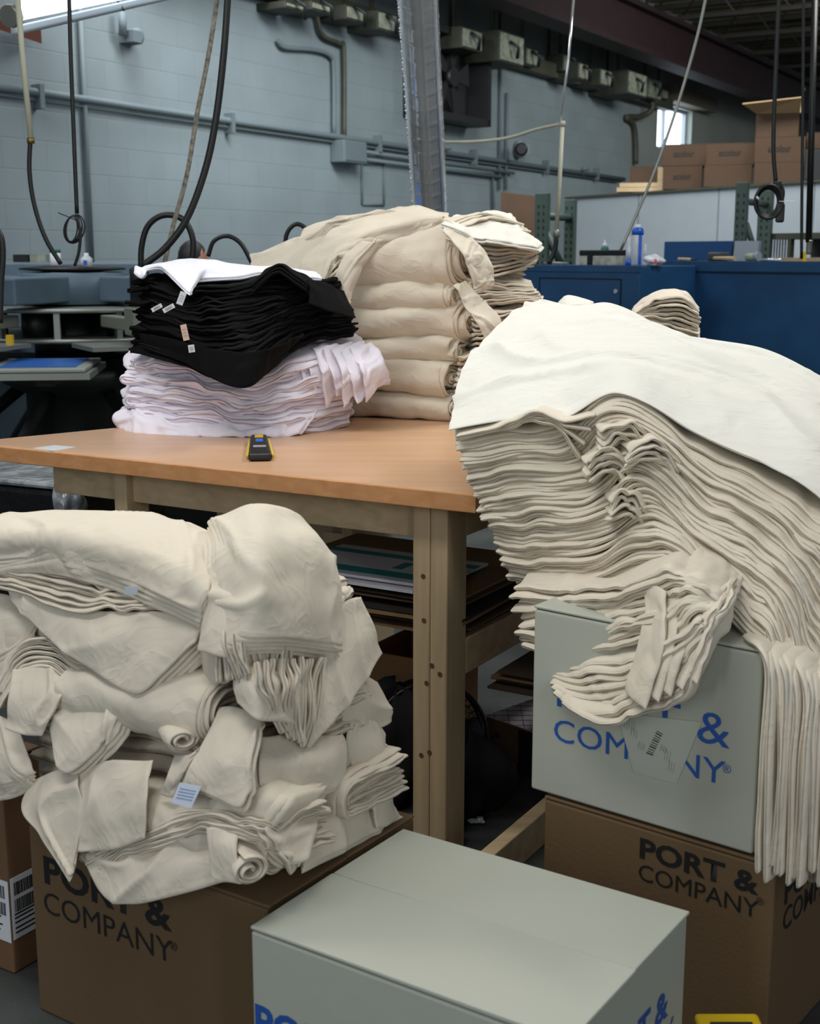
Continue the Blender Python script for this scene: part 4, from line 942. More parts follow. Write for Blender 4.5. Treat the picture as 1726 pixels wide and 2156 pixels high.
def cloth_mesh(fn, Lu, Lv, nu, nv, T, name, m, rim=None, closed_rim=True):
    rim = rim or T*.8
    u = params(nu, Lu, rim); v = params(nv, Lv, rim)
    U, V = np.meshgrid(u, v, indexing='ij'); G = fn(U, V)
    du = np.gradient(G, axis=0); dv = np.gradient(G, axis=1)
    N = np.cross(du, dv); N /= np.linalg.norm(N, axis=2, keepdims=True)+1e-12
    # average normals of the rim rows from just inside, they are noisy there
    N[:3] = N[3:4]; N[-3:] = N[-4:-3]; N[:, :3] = N[:, 3:4]; N[:, -3:] = N[:, -4:-3]
    eu = rim/max(Lu, 1e-3); ev = rim/max(Lv, 1e-3); eu = min(eu, .2); ev = min(ev, .2)
    d = np.minimum(np.minimum(U, 1-U)/eu, np.minimum(V, 1-V)/ev).clip(0, 1)
    tau = T*np.sqrt(np.maximum(1-(1-d)**2, 0.0))*.5+T*.02
    A = G+N*tau[..., None]; B = G-N*tau[..., None]
    a, b = U.shape; n = a*b
    co = np.concatenate([A.reshape(-1, 3), B.reshape(-1, 3)])
    idx = np.arange(n).reshape(a, b)
    q = np.stack([idx[:-1, :-1], idx[1:, :-1], idx[1:, 1:], idx[:-1, 1:]], -1).reshape(-1, 4)
    faces = [q, (q+n)[:, ::-1]]
    def strip(l): return np.stack([l[:-1], l[:-1]+n, l[1:]+n, l[1:]], -1)
    def stripr(l): return np.stack([l[1:], l[1:]+n, l[:-1]+n, l[:-1]], -1)
    faces += [stripr(idx[0, :])[:, ::-1]*1, strip(idx[-1, :])[:, ::-1], strip(idx[:, 0])[:, ::-1], stripr(idx[:, -1])[:, ::-1]]
    F = np.concatenate(faces)
    ctr = np.array([co[:, 0].mean(), co[:, 1].mean(), co[:, 2].min()])
    me = bpy.data.meshes.new(name); co = co-ctr
    me.vertices.add(len(co)); me.vertices.foreach_set('co', co.astype(np.float32).ravel())
    me.loops.add(F.size); me.loops.foreach_set('vertex_index', F.ravel().astype(np.int32))
    me.polygons.add(len(F)); me.polygons.foreach_set('loop_start', np.arange(0, F.size, 4, dtype=np.int32)); me.polygons.foreach_set('loop_total', np.full(len(F), 4, np.int32))
    me.polygons.foreach_set('use_smooth', np.ones(len(F), bool))
    me.update(calc_edges=True); me.validate(); me.materials.append(m)
    o = bpy.data.objects.new(name, me); COL.objects.link(o); o.location = ctr
    return o, G
def grid_from(rows, ):
    """rows listed front to back, each a list of (px, py, Y) left to right -> (u, v, 3)"""
    g = np.array([[PY(*p) if len(p) == 3 else np.array(p[:3]) for p in r] for r in rows])
    return np.transpose(g, (1, 0, 2))
def gl(g):
    a = np.linalg.norm(np.diff(g, axis=0), axis=2).sum(0).mean(); b = np.linalg.norm(np.diff(g, axis=1), axis=2).sum(1).mean(); return a, b
SHIRTS = []
def stack(bot, top, N, T, m, label, group, ju=.02, jv=.02, amp=.006, wl=.09, amp2=.004, wl2=.03, seed=1, nu=70, nv=26, top_label=None, name='folded_t_shirt', cat='t-shirt', ubow=0.0, crease=0.0, an=(1.0, 1.0), fade=0.0, skip=(), per=0.0, edgew=.03, topm=None, mats=None, pleat=None):
    """a pile of N cloth layers filling the space between two surfaces"""
    rg = np.random.RandomState(seed); Lu, Lv = gl(top); obs = []
    for i in range(N):
        if i in skip: continue
        f = (i+.5)/N if N > 1 else 1.0
        C = bot*(1-f)+top*f
        C = C+rg.normal(0, 1, C.shape)*np.array([per, per, per*.25])
        m_, k_ = C.shape[0]-1, C.shape[1]-1
        a0, a1, b0, b1 = rg.uniform(0, ju), rg.uniform(0, ju), rg.uniform(0, jv), rg.uniform(0, jv)
        s1 = seed*97+i
        def fn(U, V, C=C, a0=a0, a1=a1, b0=b0, b1=b1, s1=s1, i=i, f=f):
            x = U*Lu; y = V*Lv
            eu0 = a0+ju*.35*nz(y/edgew*.5, y*0, 0, s1+5); eu1 = a1+ju*.35*nz(y/edgew*.5, y*0, 1, s1+6)
            ev0 = b0+jv*.35*nz(x/edgew*.5, x*0, 0, s1+7); ev1 = b1+jv*.35*nz(x/edgew*.5, x*0, 1, s1+8)
            UU = (eu0+(1-eu0-eu1)*U).clip(-.05, 1.05); VV = (ev0+(1-ev0-ev1)*V).clip(-.05, 1.05)
            P = bez(C, UU*m_, VV*k_)
            du = np.gradient(P, axis=0); dv = np.gradient(P, axis=1); n = np.cross(du, dv); n /= np.linalg.norm(n, axis=2, keepdims=True)+1e-12
            n[:3] = n[3:4]; n[-3:] = n[-4:-3]; n[:, :3] = n[:, 3:4]; n[:, -3:] = n[:, -4:-3]
            xa, ya = x*an[0], y*an[1]
            h = amp*nz(xa/wl, ya/wl, f*4.0*min(1, N/10), seed+3)+amp2*nz(xa/wl2, ya/wl2, i*.45, seed+9, 6)
            if pleat: h = h+pleat[0]*np.sin(6.283*pleat[1]*UU+1.6*nz(x/.12, y/.2, i*.3, seed+31)+i*.5)*(.35+.65*(1-VV)) 
            if crease: h = h+crease*(1-np.abs(nz(xa/wl*1.4, ya/wl*1.4, i*.2, seed+21, 5)).clip(0, 1))**3
            return P+n*h[..., None]
        mm = m if mats is None else mats[i % len(mats)]
        last = i == N-1
        nm = name
        if mm.name.startswith(('black', 'washed')): nm = 'black_t_shirt'
        if mm.name.startswith('white'): nm = 'white_t_shirt'
        o, G = cloth_mesh(fn, Lu, Lv, nu, nv, T, nm, topm if (last and topm) else mm)
        if last and top_label: tag(o, top_label, cat)
        else: tag(o, label, cat, group)
        obs.append(o)
    return obs
def fold(p, da, ds, up, L, S, Hh, n, T, m, label, group, seed=1, nu=90, nv=40, ja=.02, js=.05, amp=.004, wl=.06, sag=0.0, curl=0.0, name='folded_t_shirt', cat='t-shirt', squash=1.0, top_label=None, an=(1, 1)):
    """a folded wad: nested U layers; p = bottom front corner, da = along the fold, ds = back from the fold"""
    rg = np.random.RandomState(seed); p = np.array(p, float); da = np.array(da, float)/np.linalg.norm(da); ds = np.array(ds, float)/np.linalg.norm(ds); up = np.array(up, float)
    obs = []
    for i in range(n):
        h = (i+.6)/n*Hh/2-T*.2; s0 = Hh/2*squash
        Sb, St = S*rg.uniform(1-js*3, 1), S*rg.uniform(1-js*3, 1)
        arc = math.pi*h; Lp = Sb-s0+arc+St-s0
        a0 = rg.uniform(-ja, ja); a1 = rg.uniform(-ja, ja)*2
        def fn(U, V, h=h, Sb=Sb, St=St, Lp=Lp, a0=a0, a1=a1, i=i):
            l = U*Lp; lb = Sb-s0; ar = math.pi*h
            q1 = l < lb; q2 = (l >= lb) & (l < lb+ar)
            th = ((l-lb)/max(ar, 1e-6)).clip(0, 1)*math.pi
            s = np.where(q1, Sb-l, np.where(q2, s0-np.sin(th)*h*squash, s0+(l-lb-ar)))
            z = np.where(q1, -h, np.where(q2, -np.cos(th)*h, h))+Hh/2
            a = a0+V*(L+a1-a0)+ja*.5*nz(l/.05, V*0, i*1.7, seed+i*3)
            if curl: # the core of the wad curls round on itself
                k_ = (1-h/(Hh/2))*curl; z = z+k_*np.sin(s*40)*.01
            z = z-sag*(a/L)**2+sag*.5*np.sin(s/S*math.pi)
            P = p+a[..., None]*da+s[..., None]*ds+z[..., None]*up
            du = np.gradient(P, axis=0); dv = np.gradient(P, axis=1); nn = np.cross(du, dv); nn /= np.linalg.norm(nn, axis=2, keepdims=True)+1e-12
            nn[:3] = nn[3:4]; nn[-3:] = nn[-4:-3]
            w = amp*nz(a*an[0]/wl, (s*1.2+z*2)*an[1]/wl, i*.25, seed+11)+amp*.35*nz(a/wl*3.5, (s+z)/wl*3.5, i*.8, seed+13, 5)
            return P+nn*w[..., None]
        o, G = cloth_mesh(fn, Lp, L, nu, nv, T, {'b': 'black_t_shirt', 'w': 'white_t_shirt'}.get(m.name[0], name), m)
        if i == n-1 and top_label: tag(o, top_label, cat)
        else: tag(o, label, cat, group)
        obs.append(o)
    return obs
def grow(r0, vec, k):   # repeat a row k more times, each shifted by vec
    return [[PY(*p)+np.array(vec)*j for p in r0] for j in range(k+1)]
def G3(rows): return np.transpose(np.array([[np.array(PY(*p)) if len(p) == 3 and abs(p[0]) > 3 else np.array(p) for p in r] for r in rows], float), (1, 0, 2))

# ---------------------------------------------------------------- RIGHT HEAP on the carton stack
back = np.array([.5, .80, 0])*.30
T0 = [[(945, 915, 2.75), (1060, 888, 2.70), (1180, 885, 2.66), (1298, 822, 2.6), (1450, 910, 2.5), (1600, 990, 2.40), (1726, 1058, 2.32), (1850, 1180, 2.24), (1900, 1500, 2.1), (1900, 1850, 2.0)],
      [(958, 815, 3.0), (1080, 775, 2.98), (1190, 765, 2.95), (1300, 760, 2.92), (1450, 800, 2.85), (1600, 865, 2.75), (1726, 920, 2.65), (1870, 1030, 2.6), (1960, 1400, 2.4), (1960, 1750, 2.3)],
      [(1018, 715, 3.25), (1100, 690, 3.25), (1200, 680, 3.22), (1300, 685, 3.2), (1440, 735, 3.1), (1600, 785, 3.05), (1726, 840, 2.95), (1880, 930, 2.9), (2020, 1300, 2.7), (2020, 1650, 2.6)],
      [(1108, 645, 3.5), (1165, 642, 3.5), (1230, 640, 3.5), (1310, 648, 3.45), (1430, 702, 3.4), (1600, 730, 3.35), (1726, 790, 3.25), (1880, 860, 3.2), (2060, 1200, 3.0), (2060, 1500, 2.9)]]
topR = G3(T0)
b0 = [(1068, 1238, 2.72), (1150, 1240, 2.62), (1260, 1235, 2.5), (1395, 1190, 2.38), (1480, 1275, 2.3), (1575, 1352, 2.2), (1615, 1420, 2.13), (1625, 1560, 2.09), (1608, 1700, 2.07), (1592, 1850, 2.05)]
botR = np.transpose(np.array([[PY(*p)+back*j+(np.array([0, 0, .0])) for p in b0] for j in range(4)]), (1, 0, 2))
lowT = topR.copy(); lowT[..., 2] -= .02; lowT[6] += np.array([-.02, 0, 0]); lowT[7:] += np.array([-.055, -.0, 0])
GR = 'cream shirts in the drooping heap on the carton stack'
stack(botR, lowT, 42, .0098, M_CREAM, 'natural cotton t-shirt layered in the heap drooping over the right carton stack', GR, ju=.014, jv=.022, amp=.011, wl=.085, amp2=.0020, wl2=.03, seed=11, nu=110, nv=12, an=(1, .35), per=.004, edgew=.05)
# the smooth shirt on top, with its sleeve and hem
stack(topR, topR, 1, .004, M_CREAMW, None, None, ju=.006, jv=.006, amp=.008, wl=.15, amp2=.0022, wl2=.05, seed=5, nu=190, nv=90, crease=.015, an=(.6, 1.2), top_label='smooth off-white t-shirt spread on top of the right hand heap', name='t_shirt')
# collar seam band of that shirt
def seam(o, pts, r=.0022):
    s = MB(); s.tube([PY(*p) for p in pts], r, 6, 8); return s.build('seam', M_CREAMW, o)
topo = [o for o in bpy.data.objects if o.name.startswith('t_shirt')][-1]
# upper folded wads right under the top shirt, front left
stack(G3([[(958, 930, 2.73), (1080, 905, 2.67), (1130, 885, 2.64), (1180, 915, 2.62), (1215, 985, 2.60)], [(965, 925, 2.85), (1080, 900, 2.8), (1135, 875, 2.78), (1190, 900, 2.75), (1240, 970, 2.72)]]),
      G3([[(955, 915, 2.73), (1070, 893, 2.67), (1125, 868, 2.63), (1185, 880, 2.61), (1260, 860, 2.58)], [(965, 890, 2.87), (1080, 870, 2.82), (1140, 850, 2.8), (1200, 850, 2.77), (1270, 835, 2.74)]]), 4, .007, M_CREAM, 'natural cotton t-shirt fold peeking out under the smooth top shirt', 'folds under the smooth top shirt', amp=.004, wl=.05, amp2=.003, wl2=.03, seed=8, nu=50, nv=12)
# crumpled core at the ridge
for j, (x, y, Yd, sc_) in enumerate(((1330, 925, 2.53, 1.0), (1375, 965, 2.47, .8), (1290, 990, 2.52, .8), (1330, 1075, 2.47, .7))):
    w = .07*sc_
    c0 = PY(x, y, Yd)
    C_ = np.array([[c0+np.array([(a-1.5)*w*.55, b*.05, (1.5-abs(a-1.5))*.03-.01*a]) for b in range(3)] for a in range(4)])
    stack(C_-np.array([0, 0, .035]), C_+np.array([0, 0, .018]), 4, .007, M_CREAM, 'crumpled t-shirt end poking out at the ridge of the right heap', 'crumpled ends at the ridge', amp=.010, wl=.035, amp2=.005, wl2=.014, seed=60+j, nu=40, nv=14, per=.004)
# lower wad hanging over the carton front
lt = [[(1062, 1228, 2.62), (1180, 1238, 2.47), (1290, 1225, 2.36), (1385, 1205, 2.27), (1450, 1225, 2.21), (1512, 1285, 2.17)]]
lb = [[(1196, 1508, 2.30), (1270, 1532, 2.24), (1350, 1518, 2.18), (1425, 1490, 2.12), (1465, 1400, 2.11), (1502, 1300, 2.13)]]
def two(r, k1, k2): return np.transpose(np.array([[PY(*p) for p in r[0]], [PY(*p)+k1 for p in r[0]], [PY(*p)+k2 for p in r[0]]]), (1, 0, 2))
lm = [[(1090, 1376, 2.56), (1180, 1388, 2.42), (1290, 1378, 2.31), (1390, 1350, 2.20), (1455, 1302, 2.16), (1512, 1290, 2.16)]]
ln = [[(1112, 1388, 2.48), (1200, 1402, 2.38), (1300, 1392, 2.28), (1395, 1362, 2.18), (1458, 1308, 2.14), (1510, 1292, 2.15)]]
GW = 'wad hanging over the white carton'; LW = 'folded t-shirt in the wad hanging over the front of the white carton'
kA, kB = np.array([.04, .07, .012]), np.array([.07, .13, .025])
stack(two(lb, np.array([.03, .05, .015]), np.array([.05, .09, .03])), two(ln, kA, kB), 9, .0125, M_CREAM, LW, GW, ju=.03, jv=.06, amp=.009, wl=.055, amp2=.004, wl2=.024, seed=21, nu=70, nv=14, per=.004)
stack(two(lm, kA, kB), two(lt, np.array([.06, .10, .01]), np.array([.1, .2, .02])), 9, .0125, M_CREAM, LW, GW, ju=.025, jv=.06, amp=.009, wl=.055, amp2=.004, wl2=.024, seed=22, nu=70, nv=14, per=.004)
# vertical pleats at the right of that wad
for j in range(5):
    x0 = 1502-j*24; y0 = 1285-j*10; x1 = 1462-j*26; y1 = 1440+j*14
    rr = [PY(x0, y0, 2.2+.01*j), PY((x0+x1)/2+18, (y0+y1)/2-10, 2.12+.012*j), PY(x1, y1, 2.10+.012*j)]
    C_ = np.array([[r_+np.array([-.012*b, .045*b, .002*b]) for b in range(3)] for r_ in rr])
    stack(C_, C_, 1, .009, M_CREAM, None, None, ju=.01, jv=.05, amp=.004, wl=.05, amp2=.003, wl2=.02, seed=90+j, nu=40, nv=12, top_label='natural cotton shirt end hanging in pleats at the right of the wad')
    bpy.data.objects[-1]
for o in bpy.data.objects:
    if o.get('label') == 'natural cotton shirt end hanging in pleats at the right of the wad': o['group'] = 'pleated ends over the white carton'
# curtain of hanging shirts at the right edge
for j in range(13):
    x0 = 1598+j*13; rgj = random.Random(j); dep = -.004*j
    top_ = PY(1560+j*13, 1345+j*4, 2.2+dep); kn = PY(x0+5, 1400+j*6, 2.09+dep); mid = PY(x0+rgj.uniform(-4, 8), 1600, 2.03+dep); end = PY(x0-10+rgj.uniform(-6, 6), 1850+rgj.uniform(-30, 28)+j*2, 2.02+dep)
    C_ = np.array([[q+np.array([.05*b, .05*b+.012*(b % 2), 0]) for b in range(3)] for q in (top_, kn, mid, end)])
    stack(C_, C_, 1, .011, M_CREAM, None, None, ju=.012, jv=.04, amp=.005, wl=.06, amp2=.0025, wl2=.03, seed=130+j, nu=60, nv=14, an=(.4, 1), top_label='natural cotton t-shirt hanging down like a curtain at the right edge')
for o in bpy.data.objects:
    if o.get('label') == 'natural cotton t-shirt hanging down like a curtain at the right edge': o['group'] = 'hanging shirts at the right edge'
# bundle standing behind the heap
stack(G3([[(1325, 690, 3.62), (1370, 705, 3.6), (1420, 725, 3.58), (1475, 735, 3.56)], [(1325, 700, 3.85), (1370, 705, 3.85), (1420, 715, 3.83), (1478, 725, 3.8)]]),
      G3([[(1322, 662, 3.62), (1372, 632, 3.6), (1432, 622, 3.58), (1470, 655, 3.56)], [(1330, 655, 3.85), (1382, 612, 3.85), (1440, 612, 3.83), (1474, 650, 3.8)]]), 12, .007, M_CREAM, 'folded cream t-shirt in the small bundle standing behind the heap', 'small bundle behind the heap', ju=.05, jv=.08, amp=.010, wl=.035, amp2=.003, wl2=.02, seed=31, nu=50, nv=14)
stack(G3([[(1180, 665, 3.6), (1205, 650, 3.6), (1240, 655, 3.6)], [(1172, 640, 3.7), (1195, 622, 3.7), (1250, 640, 3.7)]]), G3([[(1180, 660, 3.6), (1205, 645, 3.6), (1240, 650, 3.6)], [(1172, 635, 3.7), (1195, 620, 3.7), (1250, 636, 3.7)]]), 2, .008, M_CREAMW, 'off-white shirt end peeking over the back of the right heap', 'ends over the back of the heap', seed=33, nu=30, nv=14, amp=.004)

# ---------------------------------------------------------------- CREAM COLUMN of folded wads on the table
da = np.array([-.93, .36, 0]); ds_ = np.array([.62, .78, 0])
cx0 = PZ(945, 888, TZ)
ZB = [(885, 838, 937, .0), (836, 765, 926, .02), (768, 716, 940, .0), (722, 645, 960, .02), (655, 594, 935, .02), (612, 478, 944, .05)]
CL = ['bottom folded wad of the cream column', 'second folded wad from the bottom of the cream column', 'third folded wad from the bottom of the cream column', 'fourth folded wad of the cream column', 'fifth folded wad of the cream column', 'thick topmost wad of the cream column']
for j, (yb, yt, xc, sg_) in enumerate(ZB):
    Yd = 4.10-(.01*(j % 2))
    p = PY(xc, yb, Yd); zt_ = PY(xc, yt, Yd)[2]; Hh = (zt_-p[2])*1.12
    n_ = max(5, int(Hh/.0105)); p = p+ds_*0.0
    S_ = [.30, .34, .36, .44, .48, .46][j]
    fold(p-np.array([0, 0, .002]), da+np.array([0, 0, [0, .02, -.03, .03, -.02, .0][j]]), ds_, (0, 0, 1), .46, S_, Hh, n_, .0088, M_CREAM, 'natural cotton t-shirt folded in the '+CL[j], CL[j], seed=200+j*7, nu=90, nv=44, ja=.018, js=.05, amp=.010, wl=.085, sag=.012 if j < 5 else .03, squash=[1.1, .9, 1.0, 1.2, 1.0, .8][j], an=(.8, 1))
# curled cores that show at the wad ends
def spiral(c, axis, r0, r1, turns, wid, lab, seed, grp=None, m=None, par=None, T=.006, flat=.75):
    ax_ = np.array(axis, float)/np.linalg.norm(axis); up_ = np.array([0, 0, 1.0]); sd_ = np.cross(up_, ax_); sd_ /= np.linalg.norm(sd_); up_ = np.cross(ax_, sd_)
    def fn(U, V):
        th = U*turns*2*math.pi; r = r1+(r0-r1)*U; w = nz(U*6, V*2, 0, seed)*.004
        a = V*wid+.006*nz(U*5, V*0, 1, seed+2)*(1-V)
        return np.array(c)+((r+w)*np.cos(th))[..., None]*sd_+((r+w)*np.sin(th)*flat)[..., None]*up_-a[..., None]*ax_
    o, _ = cloth_mesh(fn, r0*turns*4, wid, 110, 10, T, 'rolled_t_shirt', m or M_CREAM); tag(o, lab, 't-shirt', grp); return o
cv = np.array([.78, -.62, 0])
for (xc, ym, r_, lb_) in ((944, 540, .050, 'curled t-shirt end in the thick topmost cream wad'), (960, 684, .038, 'curled t-shirt end in the fourth cream wad'), (935, 626, .028, 'curled t-shirt end in the fifth cream wad'),
                          (926, 800, .036, 'curled t-shirt end in the second cream wad from the bottom'), (940, 744, .026, 'curled t-shirt end in the third cream wad from the bottom'), (937, 862, .026, 'curled t-shirt end in the bottom cream wad')):
    spiral(PY(xc, ym, 4.10)+ds_*(r_+.012)+cv*.016, cv, r_, .005, 2.6, .05, lb_, 300+xc, T=.007, flat=.8)

# layered edges that fan out to the right of the column
def fan(rows_b, rows_t, N, seed, lab, grp, amp=.005, **k):
    return stack(G3(rows_b), G3(rows_t), N, .0075, M_CREAM, lab, grp, ju=k.pop('ju', .05), jv=k.pop('jv', .06), amp=amp, wl=.06, amp2=.003, wl2=.025, seed=seed, nu=54, nv=16, per=.003, **k)
fan([[(1000, 575, 4.10), (1030, 590, 4.1), (1080, 575, 4.2), (1136, 552, 4.3)], [(960, 560, 4.3), (1030, 580, 4.35), (1080, 568, 4.45), (1130, 552, 4.5)]],
    [[(985, 490, 4.10), (1010, 500, 4.1), (1070, 505, 4.2), (1134, 515, 4.3)], [(940, 475, 4.3), (1010, 478, 4.35), (1070, 480, 4.45), (1120, 500, 4.5)]], 9, 41, 'cream t-shirt edge fanning out at the upper right of the column', 'upper right edges of the column')
fan([[(1005, 648, 4.10), (1030, 645, 4.1), (1090, 640, 4.2), (1152, 634, 4.3)], [(965, 650, 4.3), (1030, 640, 4.35), (1090, 636, 4.45), (1150, 632, 4.5)]],
    [[(985, 583, 4.10), (1010, 585, 4.1), (1070, 590, 4.2), (1120, 598, 4.3)], [(945, 570, 4.3), (1010, 575, 4.35), (1070, 580, 4.45), (1115, 592, 4.5)]], 9, 43, 'cream t-shirt edge fanning out at the middle right of the column', 'middle right edges of the column')
fan([[(1000, 738, 4.08), (1020, 730, 4.08), (1060, 700, 4.15), (1090, 680, 4.25)], [(975, 745, 4.3), (1020, 730, 4.35), (1060, 700, 4.4), (1090, 680, 4.45)]],
    [[(990, 655, 4.10), (1010, 655, 4.1), (1060, 652, 4.15), (1100, 645, 4.25)], [(965, 652, 4.3), (1010, 652, 4.35), (1060, 650, 4.4), (1100, 645, 4.45)]], 9, 45, 'cream t-shirt edge stacked low on the right of the column', 'lower right edges of the column', amp=.009)
fan([[(950, 880, 4.06), (965, 875, 4.05), (990, 850, 4.12)], [(935, 885, 4.2), (965, 875, 4.25), (995, 850, 4.3)]],
    [[(965, 750, 4.02), (1000, 740, 4.07), (1030, 730, 4.12)], [(965, 750, 4.2), (1000, 740, 4.25), (1030, 730, 4.3)]], 12, 46, 'crumpled cream t-shirt edge at the lower right of the column', 'crumpled edges low on the column', amp=.010)
# sleeves sliding down across the corner
def flap(rows, T, m, lab, seed, N=1, off=(0, 0, -.006), grp=None, name='t_shirt', **k):
    g = G3(rows); o_ = np.array(off)
    if N == 1: return stack(g, g, 1, T, m, None, None, top_label=lab, seed=seed, name=name, **k)
    return stack(g+o_*N, g, N, T, m, lab, grp, seed=seed, name=name, **k)
flap([[(925, 490, 4.03), (962, 530, 3.99), (985, 575, 3.99), (992, 610, 4.0)], [(935, 462, 4.12), (990, 500, 4.06), (1030, 550, 4.03), (1030, 600, 4.03)]], .007, M_CREAM, 'cream sleeve sliding down over the corner of the top wad', 401, N=3, off=(.006, .004, -.007), grp='sleeves over the top wad corner', nu=60, nv=26, amp=.008, wl=.045, crease=.008, ju=.06, jv=.06)
flap([[(945, 600, 4.03), (972, 640, 4.0), (1000, 680, 3.98), (1020, 720, 3.98)], [(975, 590, 4.10), (1010, 625, 4.06), (1045, 660, 4.03), (1050, 700, 4.03)]], .007, M_CREAM, 'cream sleeve sliding down over the middle of the column', 402, N=3, off=(.006, .004, -.007), grp='sleeves over the column middle', nu=60, nv=26, amp=.008, wl=.045, crease=.008, ju=.06, jv=.06)
# shirts thrown over the top of the column, falling to the left
flap([[(545, 640, 4.30), (620, 628, 4.2), (675, 605, 4.12), (700, 550, 4.14), (752, 505, 4.16), (850, 478, 4.18), (938, 466, 4.16)],
      [(530, 590, 4.45), (600, 575, 4.38), (680, 535, 4.28), (740, 500, 4.2), (800, 478, 4.2), (880, 462, 4.2), (945, 462, 4.2)],
      [(528, 548, 4.65), (600, 520, 4.6), (680, 485, 4.55), (740, 462, 4.5), (810, 448, 4.5), (880, 440, 4.5), (950, 455, 4.45)],
      [(535, 560, 4.85), (600, 530, 4.85), (690, 490, 4.8), (750, 468, 4.8), (820, 452, 4.8), (880, 445, 4.8), (950, 460, 4.7)]], .006, M_CREAM, 'cream t-shirt thrown over the top of the column and trailing left', 410, N=5, off=(0, 0, -.011), grp='shirts trailing left off the column top', nu=110, nv=44, amp=.010, wl=.09, amp2=.005, wl2=.035, crease=.016, an=(.45, 1.3), ju=.02, jv=.02)
flap([[(700, 640, 4.06), (705, 590, 4.05), (722, 545, 4.04), (765, 505, 4.03)], [(722, 645, 4.02), (732, 590, 4.01), (752, 548, 4.0), (790, 505, 4.0)], [(735, 640, 4.04), (750, 590, 4.03), (775, 545, 4.02), (812, 500, 4.02)]], .007, M_CREAM, 'cream shirt end falling down the left side of the top wad', 411, N=3, off=(-.004, .008, -.004), grp='ends falling left of the top wad', nu=60, nv=26, amp=.006, wl=.05, crease=.008, an=(.5, 1.6))
flap([[(690, 470, 4.4), (760, 455, 4.35), (830, 445, 4.33), (900, 460, 4.3)], [(630, 505, 4.5), (720, 478, 4.45), (800, 455, 4.42), (890, 440, 4.4)], [(640, 480, 4.6), (700, 462, 4.6), (790, 448, 4.55), (885, 436, 4.5)]], .008, M_CREAM, 'rumpled cream shirt along the back of the column top', 412, N=4, off=(0, 0, -.01), grp='rumpled shirts along the column top', nu=80, nv=30, amp=.008, wl=.06, crease=.01, an=(.5, 1.4))
flap([[(925, 468, 4.05), (1000, 500, 4.05), (1060, 505, 4.12), (1134, 520, 4.25)], [(950, 458, 4.25), (1010, 470, 4.25), (1075, 485, 4.3), (1138, 512, 4.38)], [(985, 448, 4.45), (1040, 445, 4.45), (1075, 452, 4.48), (1080, 478, 4.5)]], .008, M_CREAMW, 'pale shirt lying flat over the right shoulder of the column', 413, N=2, off=(0, 0, -.01), grp='pale shirts on the column shoulder', nu=70, nv=34, amp=.006, wl=.07, crease=.006)

# ---------------------------------------------------------------- WHITE AND BLACK PILES
WG = 'white cotton shirts in the bottom pile'
WB = G3([[(258, 905, 3.98), (350, 915, 3.84), (450, 920, 3.78), (560, 921, 3.76), (640, 912, 3.80), (735, 890, 3.98)],
         [(262, 890, 4.12), (350, 892, 4.05), (450, 892, 4.0), (560, 892, 4.0), (650, 888, 4.02), (750, 880, 4.1)],
         [(300, 875, 4.3), (380, 872, 4.3), (460, 872, 4.3), (560, 872, 4.3), (650, 870, 4.3), (750, 868, 4.3)]])
WB[..., 2] = TZ+.004
WTp = G3([[(262, 762, 3.96), (350, 752, 3.86), (440, 775, 3.80), (545, 800, 3.78), (650, 760, 3.84), (770, 742, 4.0)],
         [(270, 725, 4.12), (350, 715, 4.05), (450, 720, 4.0), (560, 725, 4.0), (660, 712, 4.02), (765, 715, 4.1)],
         [(300, 715, 4.3), (380, 710, 4.3), (460, 708, 4.3), (560, 705, 4.3), (650, 700, 4.3), (750, 705, 4.3)]])
stack(WB, WTp, 15, .0165, M_WHITE, 'white cotton t-shirt with rounded edges in the bottom pile under the black shirts', WG, ju=.045, jv=.07, amp=.010, wl=.055, amp2=.0045, wl2=.028, seed=51, nu=100, nv=22, per=.006, edgew=.04)
# puffy folded ends at the left
for j, (x, y, a_) in enumerate(((250, 800, .02), (278, 770, 0), (285, 735, 0), (262, 845, .01), (268, 880, 0), (330, 800, -.03), (395, 765, -.04), (385, 800, -.04), (318, 770, -.02))):
    p = PY(x, y, 3.93+a_)
    fold(p-np.array([0, 0, .012]), (.35, .9, 0), (.95, -.15+.1*(j % 3), -.1), (0, 0, 1), .16, .16, .034, 2, .011, M_WHITE, 'puffy folded white shirt end sticking out at the left of the pile', 'puffy white ends at left', seed=500+j, nu=44, nv=18, ja=.008, amp=.005, wl=.05)
